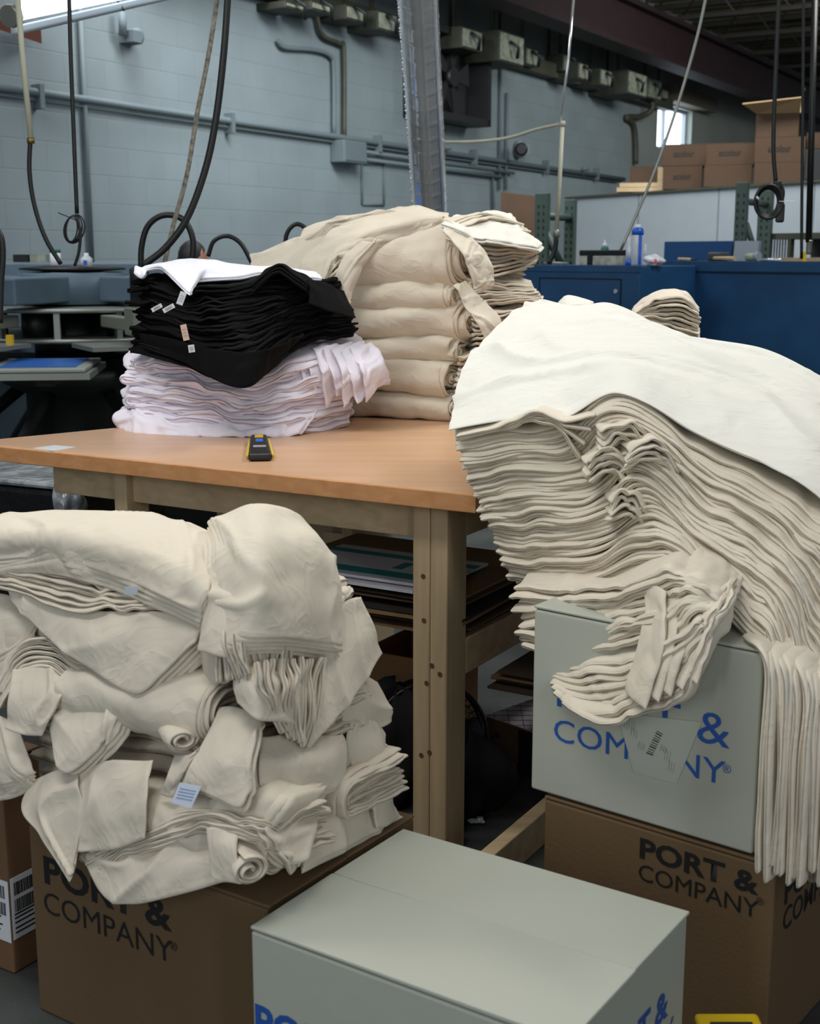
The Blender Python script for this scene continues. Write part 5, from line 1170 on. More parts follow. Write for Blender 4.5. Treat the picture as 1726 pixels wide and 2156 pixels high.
# ruffled sleeves at the right
for j in range(8):
    x = 600+j*21; rgj = random.Random(50+j)
    rows = [[(x-10, 735+rgj.uniform(-5, 5), 3.90), (x+12, 790, 3.84), (x+20, 850+rgj.uniform(-20, 15), 3.86)],
            [(x+18, 725, 3.95), (x+42, 775, 3.88), (x+48, 835+rgj.uniform(-20, 10), 3.90)],
            [(x+34, 722, 4.0), (x+62, 765, 3.93), (x+76, 815+rgj.uniform(-20, 10), 3.96)]]
    flap(rows, .009, M_WHITE, 'white sleeve tumbling down the right side of the pile', 520+j, nu=40, nv=26, amp=.008, wl=.045, amp2=.004, crease=.008, name='shirt_sleeve')
    bpy.data.objects[0]
for o in bpy.data.objects:
    if o.get('label') == 'white sleeve tumbling down the right side of the pile': o['group'] = 'white sleeves tumbling at right'
flap([[(258, 905, 3.97), (300, 918, 3.85), (400, 922, 3.78), (500, 920, 3.75), (580, 921, 3.75), (635, 916, 3.79)], [(240, 880, 3.98), (300, 885, 3.87), (400, 893, 3.81), (500, 890, 3.79), (600, 885, 3.8), (660, 882, 3.85)], [(255, 862, 4.0), (310, 862, 3.92), (400, 872, 3.86), (500, 868, 3.84), (600, 868, 3.85), (680, 862, 3.9)]], .010, M_WHITE, 'white shirt hem lying on the table at the foot of the pile', 540, nu=90, nv=30, amp=.008, wl=.04, crease=.010)
BG = 'black cotton shirts in the pile'
BB = G3([[(272, 745, 3.92), (360, 770, 3.72), (440, 800, 3.62), (508, 818, 3.56), (560, 790, 3.66), (600, 750, 3.75)],
         [(300, 725, 4.0), (380, 735, 3.88), (460, 752, 3.82), (540, 765, 3.78), (600, 745, 3.83), (660, 715, 3.9)],
         [(340, 712, 4.15), (420, 715, 4.1), (500, 720, 4.05), (570, 722, 4.0), (650, 705, 4.02), (755, 690, 4.05)]])
BT = G3([[(292, 578, 3.95), (330, 600, 3.85), (385, 622, 3.76), (425, 602, 3.72), (500, 600, 3.75), (575, 580, 3.80)],
         [(315, 575, 4.05), (370, 585, 3.98), (430, 592, 3.92), (500, 592, 3.90), (580, 575, 3.90), (650, 594, 3.94)],
         [(350, 574, 4.2), (420, 576, 4.18), (500, 578, 4.15), (585, 576, 4.12), (650, 592, 4.10), (722, 600, 4.08)]])
stack(BB, BT, 26, .0085, M_BLACK, 'black cotton t-shirt folded in the pile on top of the white shirts', BG, ju=.04, jv=.05, amp=.007, wl=.06, amp2=.003, wl2=.026, seed=61, nu=100, nv=20, per=.005, mats=[M_BLACK, cotton('black_cotton_b', (16, 16, 18), sheen=.0, bump=.2), M_BLACK, cotton('washed_black', (20, 17, 18), sheen=0.0, bump=.2)])
# right-hand ends of the black shirts
stack(G3([[(590, 760, 3.74), (650, 720, 3.85), (755, 705, 4.0)], [(620, 740, 3.9), (680, 710, 4.0), (755, 695, 4.1)]]), G3([[(560, 622, 3.80), (640, 600, 3.9), (716, 590, 4.02)], [(580, 560, 4.0), (650, 580, 4.05), (722, 585, 4.1)]]), 17, .0095, M_BLACK, 'black t-shirt end fanned out at the right of the black pile', 'black ends fanned at right', ju=.09, jv=.06, amp=.007, wl=.05, amp2=.003, wl2=.025, seed=63, nu=54, nv=16, per=.006)
flap([[(648, 640, 3.80), (690, 655, 3.82), (752, 668, 3.9)], [(650, 610, 3.84), (690, 620, 3.87), (740, 640, 3.95)], [(645, 590, 3.9), (690, 598, 3.92), (725, 612, 4.0)]], .006, M_BLACK, 'smooth black shirt side on the right of the black pile', 64, nu=40, nv=24, amp=.003)
# scrunched black ruffles at the left
for j in range(22):
    rgj = random.Random(700+j); x = 262+rgj.uniform(0, 60); y = 600+j*6.0
    p = PY(x, y, 3.90-.02*rgj.random())
    fold(p, (.25, .95, 0), (.9, -.35, rgj.uniform(-.15, .15)), (0, 0, 1), .12, .08, .016, 1, .008, M_BLACK, 'scrunched black shirt edge at the left of the black pile', 'scrunched black edges at left', seed=710+j, nu=26, nv=14, ja=.012, amp=.004, wl=.03)
flap([[(300, 735, 3.87), (380, 762, 3.68), (450, 800, 3.58), (508, 820, 3.53), (545, 800, 3.58), (585, 765, 3.66), (600, 735, 3.7)], [(290, 700, 3.89), (370, 715, 3.70), (450, 735, 3.62), (520, 742, 3.58), (570, 730, 3.6), (610, 715, 3.66), (640, 700, 3.72)]], .007, M_BLACK, 'lowest black shirt with its corner drooping over the white pile', 66, nu=80, nv=24, amp=.005, wl=.08)
flap([[(275, 745, 3.90), (330, 752, 3.8), (395, 760, 3.7)], [(290, 705, 3.93), (350, 712, 3.82), (420, 720, 3.72)]], .007, M_BLACK, 'washed black shirt sleeve at the lower left of the black pile', 67, nu=40, nv=16, amp=.004)
# collar size tags on the black shirts
for j, (x, y, w_, h_, a_, Yd, mm, lb_) in enumerate(((382, 628, 14, 28, -.35, 3.69, M_LABEL, 'white size label highest on the black pile'), (330, 648, 24, 9, .5, 3.72, M_LABEL, 'slanted white size label at the left of the black pile'), (355, 649, 26, 10, .5, 3.69, M_LABEL, 'second slanted white size label on the black pile'), (389, 700, 13, 34, .22, 3.66, M_LABELP, 'peach and white size label mid black pile'), (403, 734, 13, 16, .15, 3.62, M_LABEL, 'small white size label low on the black pile'))):
    c0 = np.array([x, y], float); ca, sa = math.cos(a_), math.sin(a_)
    cs = [(-w_/2, -h_/2), (w_/2, -h_/2), (w_/2, h_/2), (-w_/2, h_/2)]
    pts = [PY(x+u_*ca+v_*sa, y-u_*sa+v_*ca, Yd-.05) for u_, v_ in cs]
    o = MB().poly(pts, (0, .001, 0)).build('size_label', mm); tag(o, lb_, 'label')
    s = MB()
    for t_ in (.3, .5, .7):
        q0 = pts[0]+(pts[3]-pts[0])*t_+(pts[1]-pts[0])*.2; q1 = pts[0]+(pts[3]-pts[0])*t_+(pts[1]-pts[0])*.8
        s.tube([q0+(0, -.0006, 0), q1+(0, -.0006, 0)], .0005, 4)
    s.build('fine_print', mat('grey_print', (130, 132, 140), .7), o)
# white shirt folded over the black pile
flap([[(283, 570, 3.90), (330, 560, 3.86), (365, 585, 3.76), (400, 614, 3.70), (414, 588, 3.80), (500, 584, 3.86), (560, 574, 3.90), (682, 586, 3.98)],
      [(300, 560, 3.98), (350, 556, 3.93), (390, 560, 3.86), (420, 562, 3.84), (450, 560, 3.88), (520, 568, 3.92), (580, 564, 3.96), (680, 578, 4.02)],
      [(330, 560, 4.10), (370, 548, 4.08), (400, 544, 4.04), (440, 543, 4.02), (480, 552, 4.02), (540, 559, 4.04), (600, 562, 4.07), (670, 572, 4.08)]], .008, M_WHITET, 'white shirt folded on top of the black pile', 70, N=2, off=(0, 0, -.006), grp='white shirts topping the black pile', nu=90, nv=34, amp=.0035, wl=.06, amp2=.001)
flap([[(530, 600, 3.76), (562, 572, 3.77), (590, 556, 3.79), (615, 575, 3.82), (650, 598, 3.86)], [(540, 590, 3.9), (570, 566, 3.92), (596, 556, 3.94), (625, 572, 3.96), (660, 590, 3.98)]], .009, M_BLACK, 'black shirt ridge rising over the white shirt', 73, N=3, off=(0, -.004, -.010), grp='black ridge on the pile', nu=50, nv=16, amp=.003)
flap([[(281, 574, 3.88), (296, 585, 3.86), (305, 580, 3.85)], [(284, 562, 3.92), (300, 566, 3.9), (312, 566, 3.9)]], .014, M_WHITET, 'white sleeve tip at the left of the black pile top', 71, nu=24, nv=12, amp=.002)
# ---------------------------------------------------------------- LEFT HEAP on the brown carton
def YF(px):
    if px > 562: return 1.972+(px-562)/308.0*.348
    k_ = (px-863)/2776.0; t = (k_*2.2997+.7269)/(.8313+.5558*k_); return 2.2997-.5558*t
def H_(px, py, d=0.0): return tuple(PY(px, py, YF(px)+(1850-py)/775.0*.24+d))
def hrows(rows): return [[H_(*p) for p in r] for r in rows]
def hflap(rows, T, lab, seed, N=1, off=(0, 0, -.006), grp=None, m=None, **k):
    k.setdefault('nu', 70); k.setdefault('nv', 34); k.setdefault('amp', .006); k.setdefault('wl', .08); k.setdefault('crease', .009); k.setdefault('amp2', .0022); k.setdefault('wl2', .04)
    k.setdefault('ju', .03 if N > 1 else .008); k.setdefault('jv', .03 if N > 1 else .008)
    g = np.transpose(np.array(hrows(rows)), (1, 0, 2)); o_ = np.array(off)
    if N == 1: return stack(g, g, 1, T, m or M_CREAM, None, None, top_label=lab, seed=seed, name='t_shirt', **k)
    return stack(g+o_*N, g, N, T, m or M_CREAM, lab, grp, seed=seed, name='t_shirt', **k)
def hstack(brows, trows, N, T, lab, grp, seed, **k):
    k.setdefault('nu', 70); k.setdefault('nv', 16); k.setdefault('amp', .006); k.setdefault('wl', .06)
    return stack(np.transpose(np.array(hrows(brows)), (1, 0, 2)), np.transpose(np.array(hrows(trows)), (1, 0, 2)), N, T, M_CREAM, lab, grp, seed=seed, **k)
# body of the heap
CBt = [[(70, 1795, .04), (230, 1845, .04), (400, 1850, .05), (520, 1820, .06), (590, 1790, .07), (650, 1760, .09)]]
CTt = [[(40, 1230, .06), (180, 1250, .06), (340, 1270, .06), (480, 1290, .06), (560, 1260, .08), (610, 1250, .10)]]
gb = np.array([[np.array(H_(*p))*np.array([1, 1, 0])+np.array([0, 0, .415])+np.array([.5666, .8240, 0])*q for p in CBt[0]] for q in (0, .1, .2)]); gb = np.transpose(gb, (1, 0, 2))
gt = np.array([[np.array(H_(*p))+np.array([.5666, .8240, .0])*q for p in CTt[0]] for q in (0, .1, .2)]); gt = np.transpose(gt, (1, 0, 2))
stack(gb, gt, 15, .030, M_CREAM, 'natural cotton t-shirt buried in the body of the left heap', 'shirts buried in the left heap', ju=.03, jv=.06, amp=.010, wl=.10, amp2=.002, wl2=.05, seed=801, nu=80, nv=14, per=.006)
dl = -cr_; db = cb_
def hfold(px, py, d, L, S, Hh, n_, lab, seed, **k):
    p = np.array(H_(px, py, d)); k.setdefault('ja', .010); k.setdefault('amp', .005); k.setdefault('nu', 90); k.setdefault('nv', 40)
    return fold(p, k.pop('da', dl), k.pop('ds', db), (0, 0, 1), L, S, Hh, n_, k.pop('T', .0085), M_CREAM, lab, lab.split(' in ')[-1], seed=seed, **k)
hfold(548, 1872, -.03, .40, .2, .088, 7, 't-shirt folded in the rolled wad lying lowest on the brown carton', 811, sag=.03, squash=1.0, amp=.009)
hfold(705, 1752, -.03, .40, .22, .085, 7, 't-shirt folded in the wide wad low on the right of the left heap', 812, sag=.01)
hfold(715, 1662, .0, .30, .14, .065, 6, 't-shirt folded in the flat wad at mid right of the left heap', 813)
hfold(415, 1612, -.05, .36, .22, .135, 9, 't-shirt folded in the thick wad at mid left of the left heap', 814, sag=.02, squash=1.1, amp=.008, wl=.09)
hfold(160, 1790, -.02, .10, .2, .125, 5, 't-shirt folded in the round bulge at the lower left of the left heap', 815, squash=1.3)
hfold(640, 1600, .0, .34, .2, .09, 4, 't-shirt folded in the hidden wad at the centre of the left heap', 816)
hfold(665, 1500, .05, .5, .12, .13, 5, 't-shirt folded in the wad beneath the ruffles of the left heap', 817, amp=.008)
hfold(300, 1440, .0, .35, .2, .11, 4, 't-shirt folded in the wad under the big triangular flap', 818)
spiral(np.array(H_(528, 1836, -.075)), np.array([.83, -.56, 0])*.6-np.array([0, .6, 0]), .034, .005, 2.3, .10, 'curled t-shirt end in the lowest rolled wad of the left heap', 820)
spiral(np.array(H_(385, 1560, -.085)), np.array([.83, -.56, 0])*.6-np.array([0, .6, 0]), .026, .005, 2.0, .10, 'curled t-shirt end in the thick mid-left wad of the left heap', 821)
# right low shirts
hflap([[(630, 1832, -.04), (700, 1800, -.04), (770, 1765, -.03), (842, 1722, -.01)], [(640, 1760, -.03), (700, 1730, -.02), (770, 1700, -.01), (832, 1700, .0)], [(690, 1690, .0), (720, 1650, .02), (760, 1640, .03), (790, 1660, .03)]], .008, 'smooth cream shirt sliding off the heap towards the table leg', 830, N=3, off=(-.004, .006, -.008), grp='smooth shirts at the lower right of the heap')
hflap([[(790, 1745, -.04), (815, 1740, -.03), (843, 1718, -.01)], [(770, 1690, -.03), (795, 1690, -.02), (820, 1695, 0)], [(755, 1655, .0), (775, 1655, .01), (795, 1665, .02)]], .008, 'cream sleeve tip at the far right of the left heap', 831)
# layered sweep with pointed corner, belly
hflap([[(168, 1800, -.045), (215, 1880, -.05), (275, 1903, -.05), (360, 1888, -.055), (470, 1858, -.06)], [(170, 1795, -.03), (250, 1830, -.055), (320, 1840, -.06), (400, 1820, -.06), (480, 1790, -.06)], [(190, 1785, -.01), (260, 1790, -.03), (330, 1790, -.04), (410, 1770, -.04), (490, 1750, -.04)]], .007, 'cream shirt belly sagging over the lettering of the brown carton', 832, crease=.01)
hflap([[(445, 1862, -.075), (475, 1858, -.078), (510, 1862, -.078)], [(440, 1790, -.08), (470, 1785, -.085), (500, 1790, -.085)], [(445, 1748, -.06), (475, 1748, -.065), (505, 1752, -.065)]], .007, 'cream shirt hem wrapped around the lowest roll', 833)
hstack([[(188, 1845, -.055), (290, 1800, -.065), (410, 1762, -.075), (520, 1770, -.08), (575, 1805, -.08), (612, 1845, -.08)], [(200, 1830, .0), (300, 1790, .0), (420, 1750, .0), (530, 1750, .0), (590, 1780, .0), (630, 1815, .0)]],
       [[(172, 1792, -.055), (290, 1745, -.065), (420, 1712, -.07), (540, 1722, -.075), (620, 1770, -.075), (642, 1822, -.08)], [(190, 1775, .0), (300, 1735, .0), (430, 1702, .0), (550, 1710, .0), (640, 1750, .0), (655, 1790, .0)]], 7, .007, 'cream shirt edge in the sweeping layers low on the left heap', 'sweeping layers low on the left heap', 834, ju=.05, jv=.12, nu=90)
hflap([[(590, 1795, -.085), (618, 1822, -.085), (655, 1805, -.08)], [(560, 1740, -.06), (615, 1735, -.065), (672, 1720, -.06)], [(600, 1690, -.03), (650, 1680, -.03), (692, 1662, -.02)]], .008, 'square shirt corner with stitched hem pointing down at right', 835, N=3, off=(-.010, 0, -.004), grp='stitched corners at lower right')
hflap([[(318, 1760, -.04), (420, 1745, -.05), (540, 1720, -.055), (600, 1700, -.06)], [(320, 1700, -.04), (430, 1690, -.05), (560, 1680, -.05), (640, 1660, -.05)], [(325, 1660, -.01), (430, 1650, -.01), (560, 1640, -.01), (690, 1628, -.01)]], .007, 'broad smooth shirt wrapped across the lower middle of the left heap', 836, N=3, off=(.006, 0, -.007), grp='broad shirts across the lower middle')
# left hanging flaps
hflap([[(148, 1858, -.075), (152, 1840, -.078), (155, 1820, -.08)], [(85, 1760, -.07), (115, 1750, -.08), (168, 1740, -.08)], [(45, 1700, -.04), (100, 1680, -.07), (172, 1670, -.08)], [(68, 1640, -.02), (115, 1622, -.04), (170, 1618, -.05)]], .006, 'cream shirt flap tapering to a point over the carton lettering', 840, amp=.006)
hflap([[(165, 1795, -.07), (235, 1790, -.075), (310, 1765, -.075)], [(168, 1700, -.075), (240, 1695, -.08), (318, 1690, -.08)], [(165, 1610, -.05), (245, 1602, -.055), (328, 1602, -.055)]], .006, 'square cream flap hanging below the thick wad', 841, amp=.008, crease=.008)
# mid flaps
hflap([[(335, 1672, -.07), (348, 1678, -.075), (362, 1680, -.08)], [(350, 1640, -.08), (375, 1640, -.085), (400, 1600, -.08)], [(370, 1590, -.06), (400, 1590, -.07), (425, 1580, -.07)]], .006, 'narrow cream fold beside the hanging care label', 842)
hflap([[(372, 1650, -.085), (430, 1672, -.09), (505, 1702, -.09), (520, 1640, -.085)], [(400, 1600, -.08), (440, 1610, -.09), (500, 1620, -.09), (532, 1590, -.08)], [(440, 1520, -.05), (480, 1530, -.06), (520, 1540, -.065), (545, 1520, -.06)], [(455, 1485, -.02), (485, 1480, -.03), (515, 1485, -.03), (545, 1500, -.02)]], .006, 'cream shirt flap hanging with a pointed corner at the heap centre', 843, N=2, off=(.006, .0, -.006), grp='pointed flaps at the heap centre', crease=.008)
lbp = [H_(378, 1648, -.11), H_(424, 1656, -.11), H_(402, 1702, -.115), H_(360, 1690, -.115)]
lo = MB().poly(lbp, (0, .001, 0)).build('care_label', mat('care_label', (196, 206, 220), .6)); tag(lo, 'pale blue-white care label hanging at the centre of the heap', 'label')
s = MB(); q = [np.array(p) for p in lbp]
for t_ in (.25, .4, .55, .7):
    s.tube([q[0]+(q[3]-q[0])*t_+(q[1]-q[0])*.12+(0, -.0008, 0), q[0]+(q[3]-q[0])*t_+(q[1]-q[0])*.85+(0, -.0008, 0)], .0006, 4)
s.build('fine_print', mat('blue_print', (120, 146, 196), .7), lo)
hflap([[(97, 1530, -.08), (132, 1628, -.09), (190, 1590, -.09), (228, 1540, -.085)], [(110, 1500, -.08), (150, 1560, -.09), (200, 1530, -.09), (245, 1500, -.08)], [(145, 1460, -.06), (180, 1462, -.07), (220, 1455, -.065), (262, 1458, -.06)]], .006, 'cream shirt flap hanging left of the thick wad', 844, N=4, off=(.009, .003, -.003), grp='flaps left of the thick wad')
hflap([[(17, 1535, -.08), (55, 1548, -.085), (90, 1550, -.085)], [(28, 1470, -.08), (75, 1475, -.09), (130, 1480, -.085)], [(40, 1415, -.05), (90, 1402, -.06), (155, 1428, -.06)]], .006, 'short cream sleeve hanging at the far left', 845, crease=.010)
hstack([[(6, 1500, -.06), (40, 1425, -.065), (105, 1412, -.07), (165, 1465, -.07), (205, 1415, -.06)], [(10, 1490, .0), (45, 1410, .0), (110, 1400, .0), (170, 1440, .0), (215, 1400, .0)]],
       [[(-8, 1450, -.06), (30, 1372, -.065), (95, 1345, -.07), (160, 1365, -.07), (235, 1392, -.06)], [(-5, 1440, .0), (35, 1360, .0), (100, 1338, .0), (165, 1350, .0), (240, 1380, .0)]], 8, .0065, 'cream shirt edge in the arched layers at the left of the heap', 'arched layers at the left', 846, ju=.05, jv=.1)
hflap([[(-40, 1640, -.02), (20, 1645, -.03), (80, 1620, -.03)], [(-40, 1580, -.04), (10, 1590, -.05), (60, 1590, -.05)], [(-40, 1480, -.02), (0, 1500, -.03), (40, 1520, -.03)]], .008, 'rumpled cream shirt at the very left edge of the heap', 847, N=5, off=(0, 0, -.008), grp='rumpled shirts at the left edge', amp=.01)
hflap([[(-60, 1400, -.02), (0, 1380, -.03), (60, 1350, -.03)], [(-60, 1330, -.02), (0, 1310, -.04), (70, 1300, -.04)], [(-60, 1250, -.0), (0, 1240, -.02), (60, 1260, -.02)]], .008, 'cream shirt mass behind the triangular flap at left', 848, N=3, off=(0, 0, -.012), grp='shirts behind the triangular flap', amp=.01)
# big triangular flap with stepped edges
hflap([[(12, 1262, -.07), (90, 1340, -.08), (180, 1405, -.09), (274, 1462, -.095), (335, 1420, -.09), (405, 1345, -.08)],
       [(2, 1225, -.07), (90, 1290, -.08), (180, 1340, -.09), (280, 1370, -.095), (345, 1360, -.09), (425, 1318, -.08)],
       [(-5, 1200, -.05), (90, 1250, -.06), (190, 1285, -.07), (280, 1290, -.075), (350, 1290, -.07), (440, 1290, -.06)]], .006, 'large triangular shirt flap with stepped edges on the left heap', 850, N=6, off=(.012, .006, -.002), grp='stepped triangular flaps', nu=90, nv=40, amp=.006, wl=.10, ju=.01, jv=.012)
hstack([[(-30, 1225, -.08), (60, 1262, -.085), (165, 1302, -.09), (240, 1285, -.09), (340, 1285, -.09), (495, 1345, -.08)], [(-30, 1215, .0), (60, 1230, .0), (165, 1260, .0), (240, 1260, .0), (350, 1265, .0), (500, 1310, .0)]],
       [[(-30, 1178, -.08), (60, 1172, -.085), (160, 1188, -.09), (240, 1215, -.09), (340, 1248, -.09), (480, 1312, -.08)], [(-30, 1168, .0), (60, 1160, .0), (160, 1175, .0), (240, 1200, .0), (350, 1235, .0), (490, 1290, .0)]], 8, .0065, 'cream shirt edge in the long layers under the top shirt of the left heap', 'long layers under the top shirt', 851, ju=.04, jv=.10, nu=100)
# topmost smooth shirts
hflap([[(-40, 1178, -.09), (90, 1172, -.10), (210, 1198, -.105), (320, 1240, -.105), (425, 1288, -.10)],
       [(-40, 1125, -.08), (90, 1118, -.095), (215, 1130, -.10), (330, 1160, -.10), (445, 1225, -.09)],
       [(-40, 1100, .05), (70, 1082, .06), (190, 1074, .06), (320, 1090, .06), (450, 1130, .05)],
       [(-40, 1110, .20), (80, 1092, .22), (200, 1084, .22), (330, 1092, .22), (450, 1115, .2)]], .008, 'smooth broad cream shirt topping the left heap', 852, N=4, off=(0, .003, -.010), grp='smooth shirts topping the left heap', nu=100, nv=50, amp=.007, wl=.13, crease=.007, ju=.01, jv=.01)
for o in bpy.data.objects:
    pass
o = MB().poly([H_(262, 1236, -.135), H_(292, 1234, -.135), H_(288, 1252, -.13), H_(262, 1252, -.13)], (0, .0008, 0)).build('collar_print', mat('pale_blue_print', (200, 208, 214), .7)); tag(o, 'pale blue size print just under the topmost left shirt', 'label')
# right-hand top wad with square corner
hflap([[(455, 1330, -.10), (520, 1345, -.11), (600, 1345, -.11), (665, 1352, -.10), (722, 1362, -.09)],
       [(470, 1240, -.09), (540, 1250, -.10), (610, 1250, -.10), (670, 1250, -.095), (720, 1250, -.085)],
       [(470, 1140, -.05), (540, 1130, -.05), (610, 1135, -.05), (665, 1150, -.05), (700, 1180, -.04)],
       [(455, 1090, .10), (530, 1072, .10), (600, 1080, .10), (650, 1105, .09), (680, 1140, .08)]], .007, 'cream shirt with a square corner on the upper right of the left heap', 860, N=6, off=(-.006, .003, -.007), grp='square cornered shirts at upper right', nu=80, nv=50, amp=.008, wl=.10, crease=.010, ju=.015, jv=.015)
hflap([[(640, 1580, -.06), (690, 1520, -.07), (745, 1460, -.07), (812, 1366, -.05)], [(640, 1480, -.06), (690, 1430, -.07), (740, 1370, -.07), (795, 1320, -.05)], [(660, 1350, -.03), (700, 1300, -.04), (730, 1260, -.04), (755, 1250, -.03)]], .006, 'large cream flap with a pointed corner hanging at the right of the heap', 861, N=2, off=(-.004, .006, -.006), grp='large pointed flaps at right', amp=.007, wl=.12)
# ruffles: shirt edges hanging side by side
def ruffle(cl, crt, N, lab, grp, seed, T=.011, dp=.10, amp=.010, **k):
    B = [[(x, y, d) for x, y, d in cl], [(x, y, d+dp*.5) for x, y, d in cl], [(x, y, d+dp) for x, y, d in cl]]
    Tp = [[(x, y, d) for x, y, d in crt], [(x, y, d+dp*.5) for x, y, d in crt], [(x, y, d+dp) for x, y, d in crt]]
    return hstack(B, Tp, N, T, lab, grp, seed, ju=.05, jv=.12, amp=amp, wl=.06, amp2=.003, wl2=.03, nu=80, nv=14, per=.004, edgew=.05, **k)
ruffle([(432, 1290, -.10), (436, 1365, -.11), (452, 1452, -.10)], [(500, 1262, -.10), (512, 1350, -.115), (540, 1420, -.10)], 7, 'cream shirt edge hanging beside the stepped triangular flap', 'edges beside the triangular flap', 880)
ruffle([(500, 1262, -.10), (505, 1350, -.115), (520, 1450, -.10)], [(618, 1300, -.09), (618, 1400, -.10), (640, 1480, -.08)], 10, 'ruffled cream shirt edge hanging down the middle of the left heap', 'ruffled edges in the middle', 884, amp=.013)
ruffle([(540, 1385, -.11), (548, 1460, -.11), (585, 1540, -.08)], [(690, 1378, -.09), (672, 1470, -.09), (650, 1590, -.07)], 11, 'pleated cream shirt end fanning below the square corner', 'pleated ends below the square corner', 900, T=.010, amp=.008)
hfold(665, 1600, .02, .35, .12, .105, 6, 't-shirt folded in the wad behind the pleated ends of the left heap', 891)
hfold(650, 1400, .05, .35, .10, .11, 5, 't-shirt folded in the wad behind the large pointed flap of the left heap', 892)
hfold(610, 1290, .06, .3, .10, .09, 4, 't-shirt folded in the wad beneath the square corner of the left heap', 893)
hflap([[(500, 1480, -.08), (540, 1515, -.09), (590, 1520, -.09), (640, 1530, -.07)], [(495, 1440, -.07), (540, 1450, -.09), (590, 1460, -.09), (640, 1480, -.07)], [(510, 1400, -.04), (550, 1400, -.05), (600, 1410, -.05), (650, 1430, -.04)]], .006, 'rounded cream shirt end at the foot of the ruffles', 919, crease=.01)
hflap([[(720, 1518, -.01), (765, 1522, -.01), (810, 1505, .0)], [(715, 1470, -.02), (770, 1460, -.03), (812, 1480, -.0)], [(720, 1430, .0), (760, 1415, .0), (790, 1430, .01)]], .007, 'rounded cream sleeve sticking out at the right of the left heap', 920, N=2, off=(0, 0, -.012), grp='rounded sleeves at right')
hflap([[(720, 1600, .0), (760, 1640, -.01), (775, 1620, .0)], [(720, 1560, -.02), (760, 1570, -.03), (790, 1575, -.01)], [(725, 1510, .0), (760, 1510, .0), (785, 1520, .01)]], .007, 'cream sleeve end hanging below the rounded sleeves at right', 921, N=2, off=(.008, .004, -.006), grp='sleeve ends at right')
hflap([[(770, 1590, .03), (795, 1615, .03), (812, 1590, .04)], [(760, 1550, .02), (785, 1550, .02), (808, 1560, .03)], [(755, 1515, .03), (780, 1515, .03), (800, 1530, .04)]], .007, 'shaded cream sleeve end furthest right in the left heap', 922)
hflap([[(545, 1655, -.05), (620, 1655, -.055), (690, 1665, -.05), (722, 1640, -.04)], [(545, 1600, -.05), (620, 1600, -.06), (690, 1605, -.055), (722, 1590, -.04)], [(550, 1550, -.02), (620, 1545, -.03), (690, 1550, -.03), (715, 1545, -.02)]], .007, 'flat cream shirt with a pressed crease at mid right', 923, N=3, off=(-.005, .004, -.006), grp='flat shirts at mid right')
from collections import Counter
cnt = Counter(o.get('label') for o in bpy.data.objects if o.get('label') and o.parent is None)
for o in bpy.data.objects:
    l = o.get('label')
    if l and cnt[l] > 1 and not o.get('group'): o['group'] = l[:40]
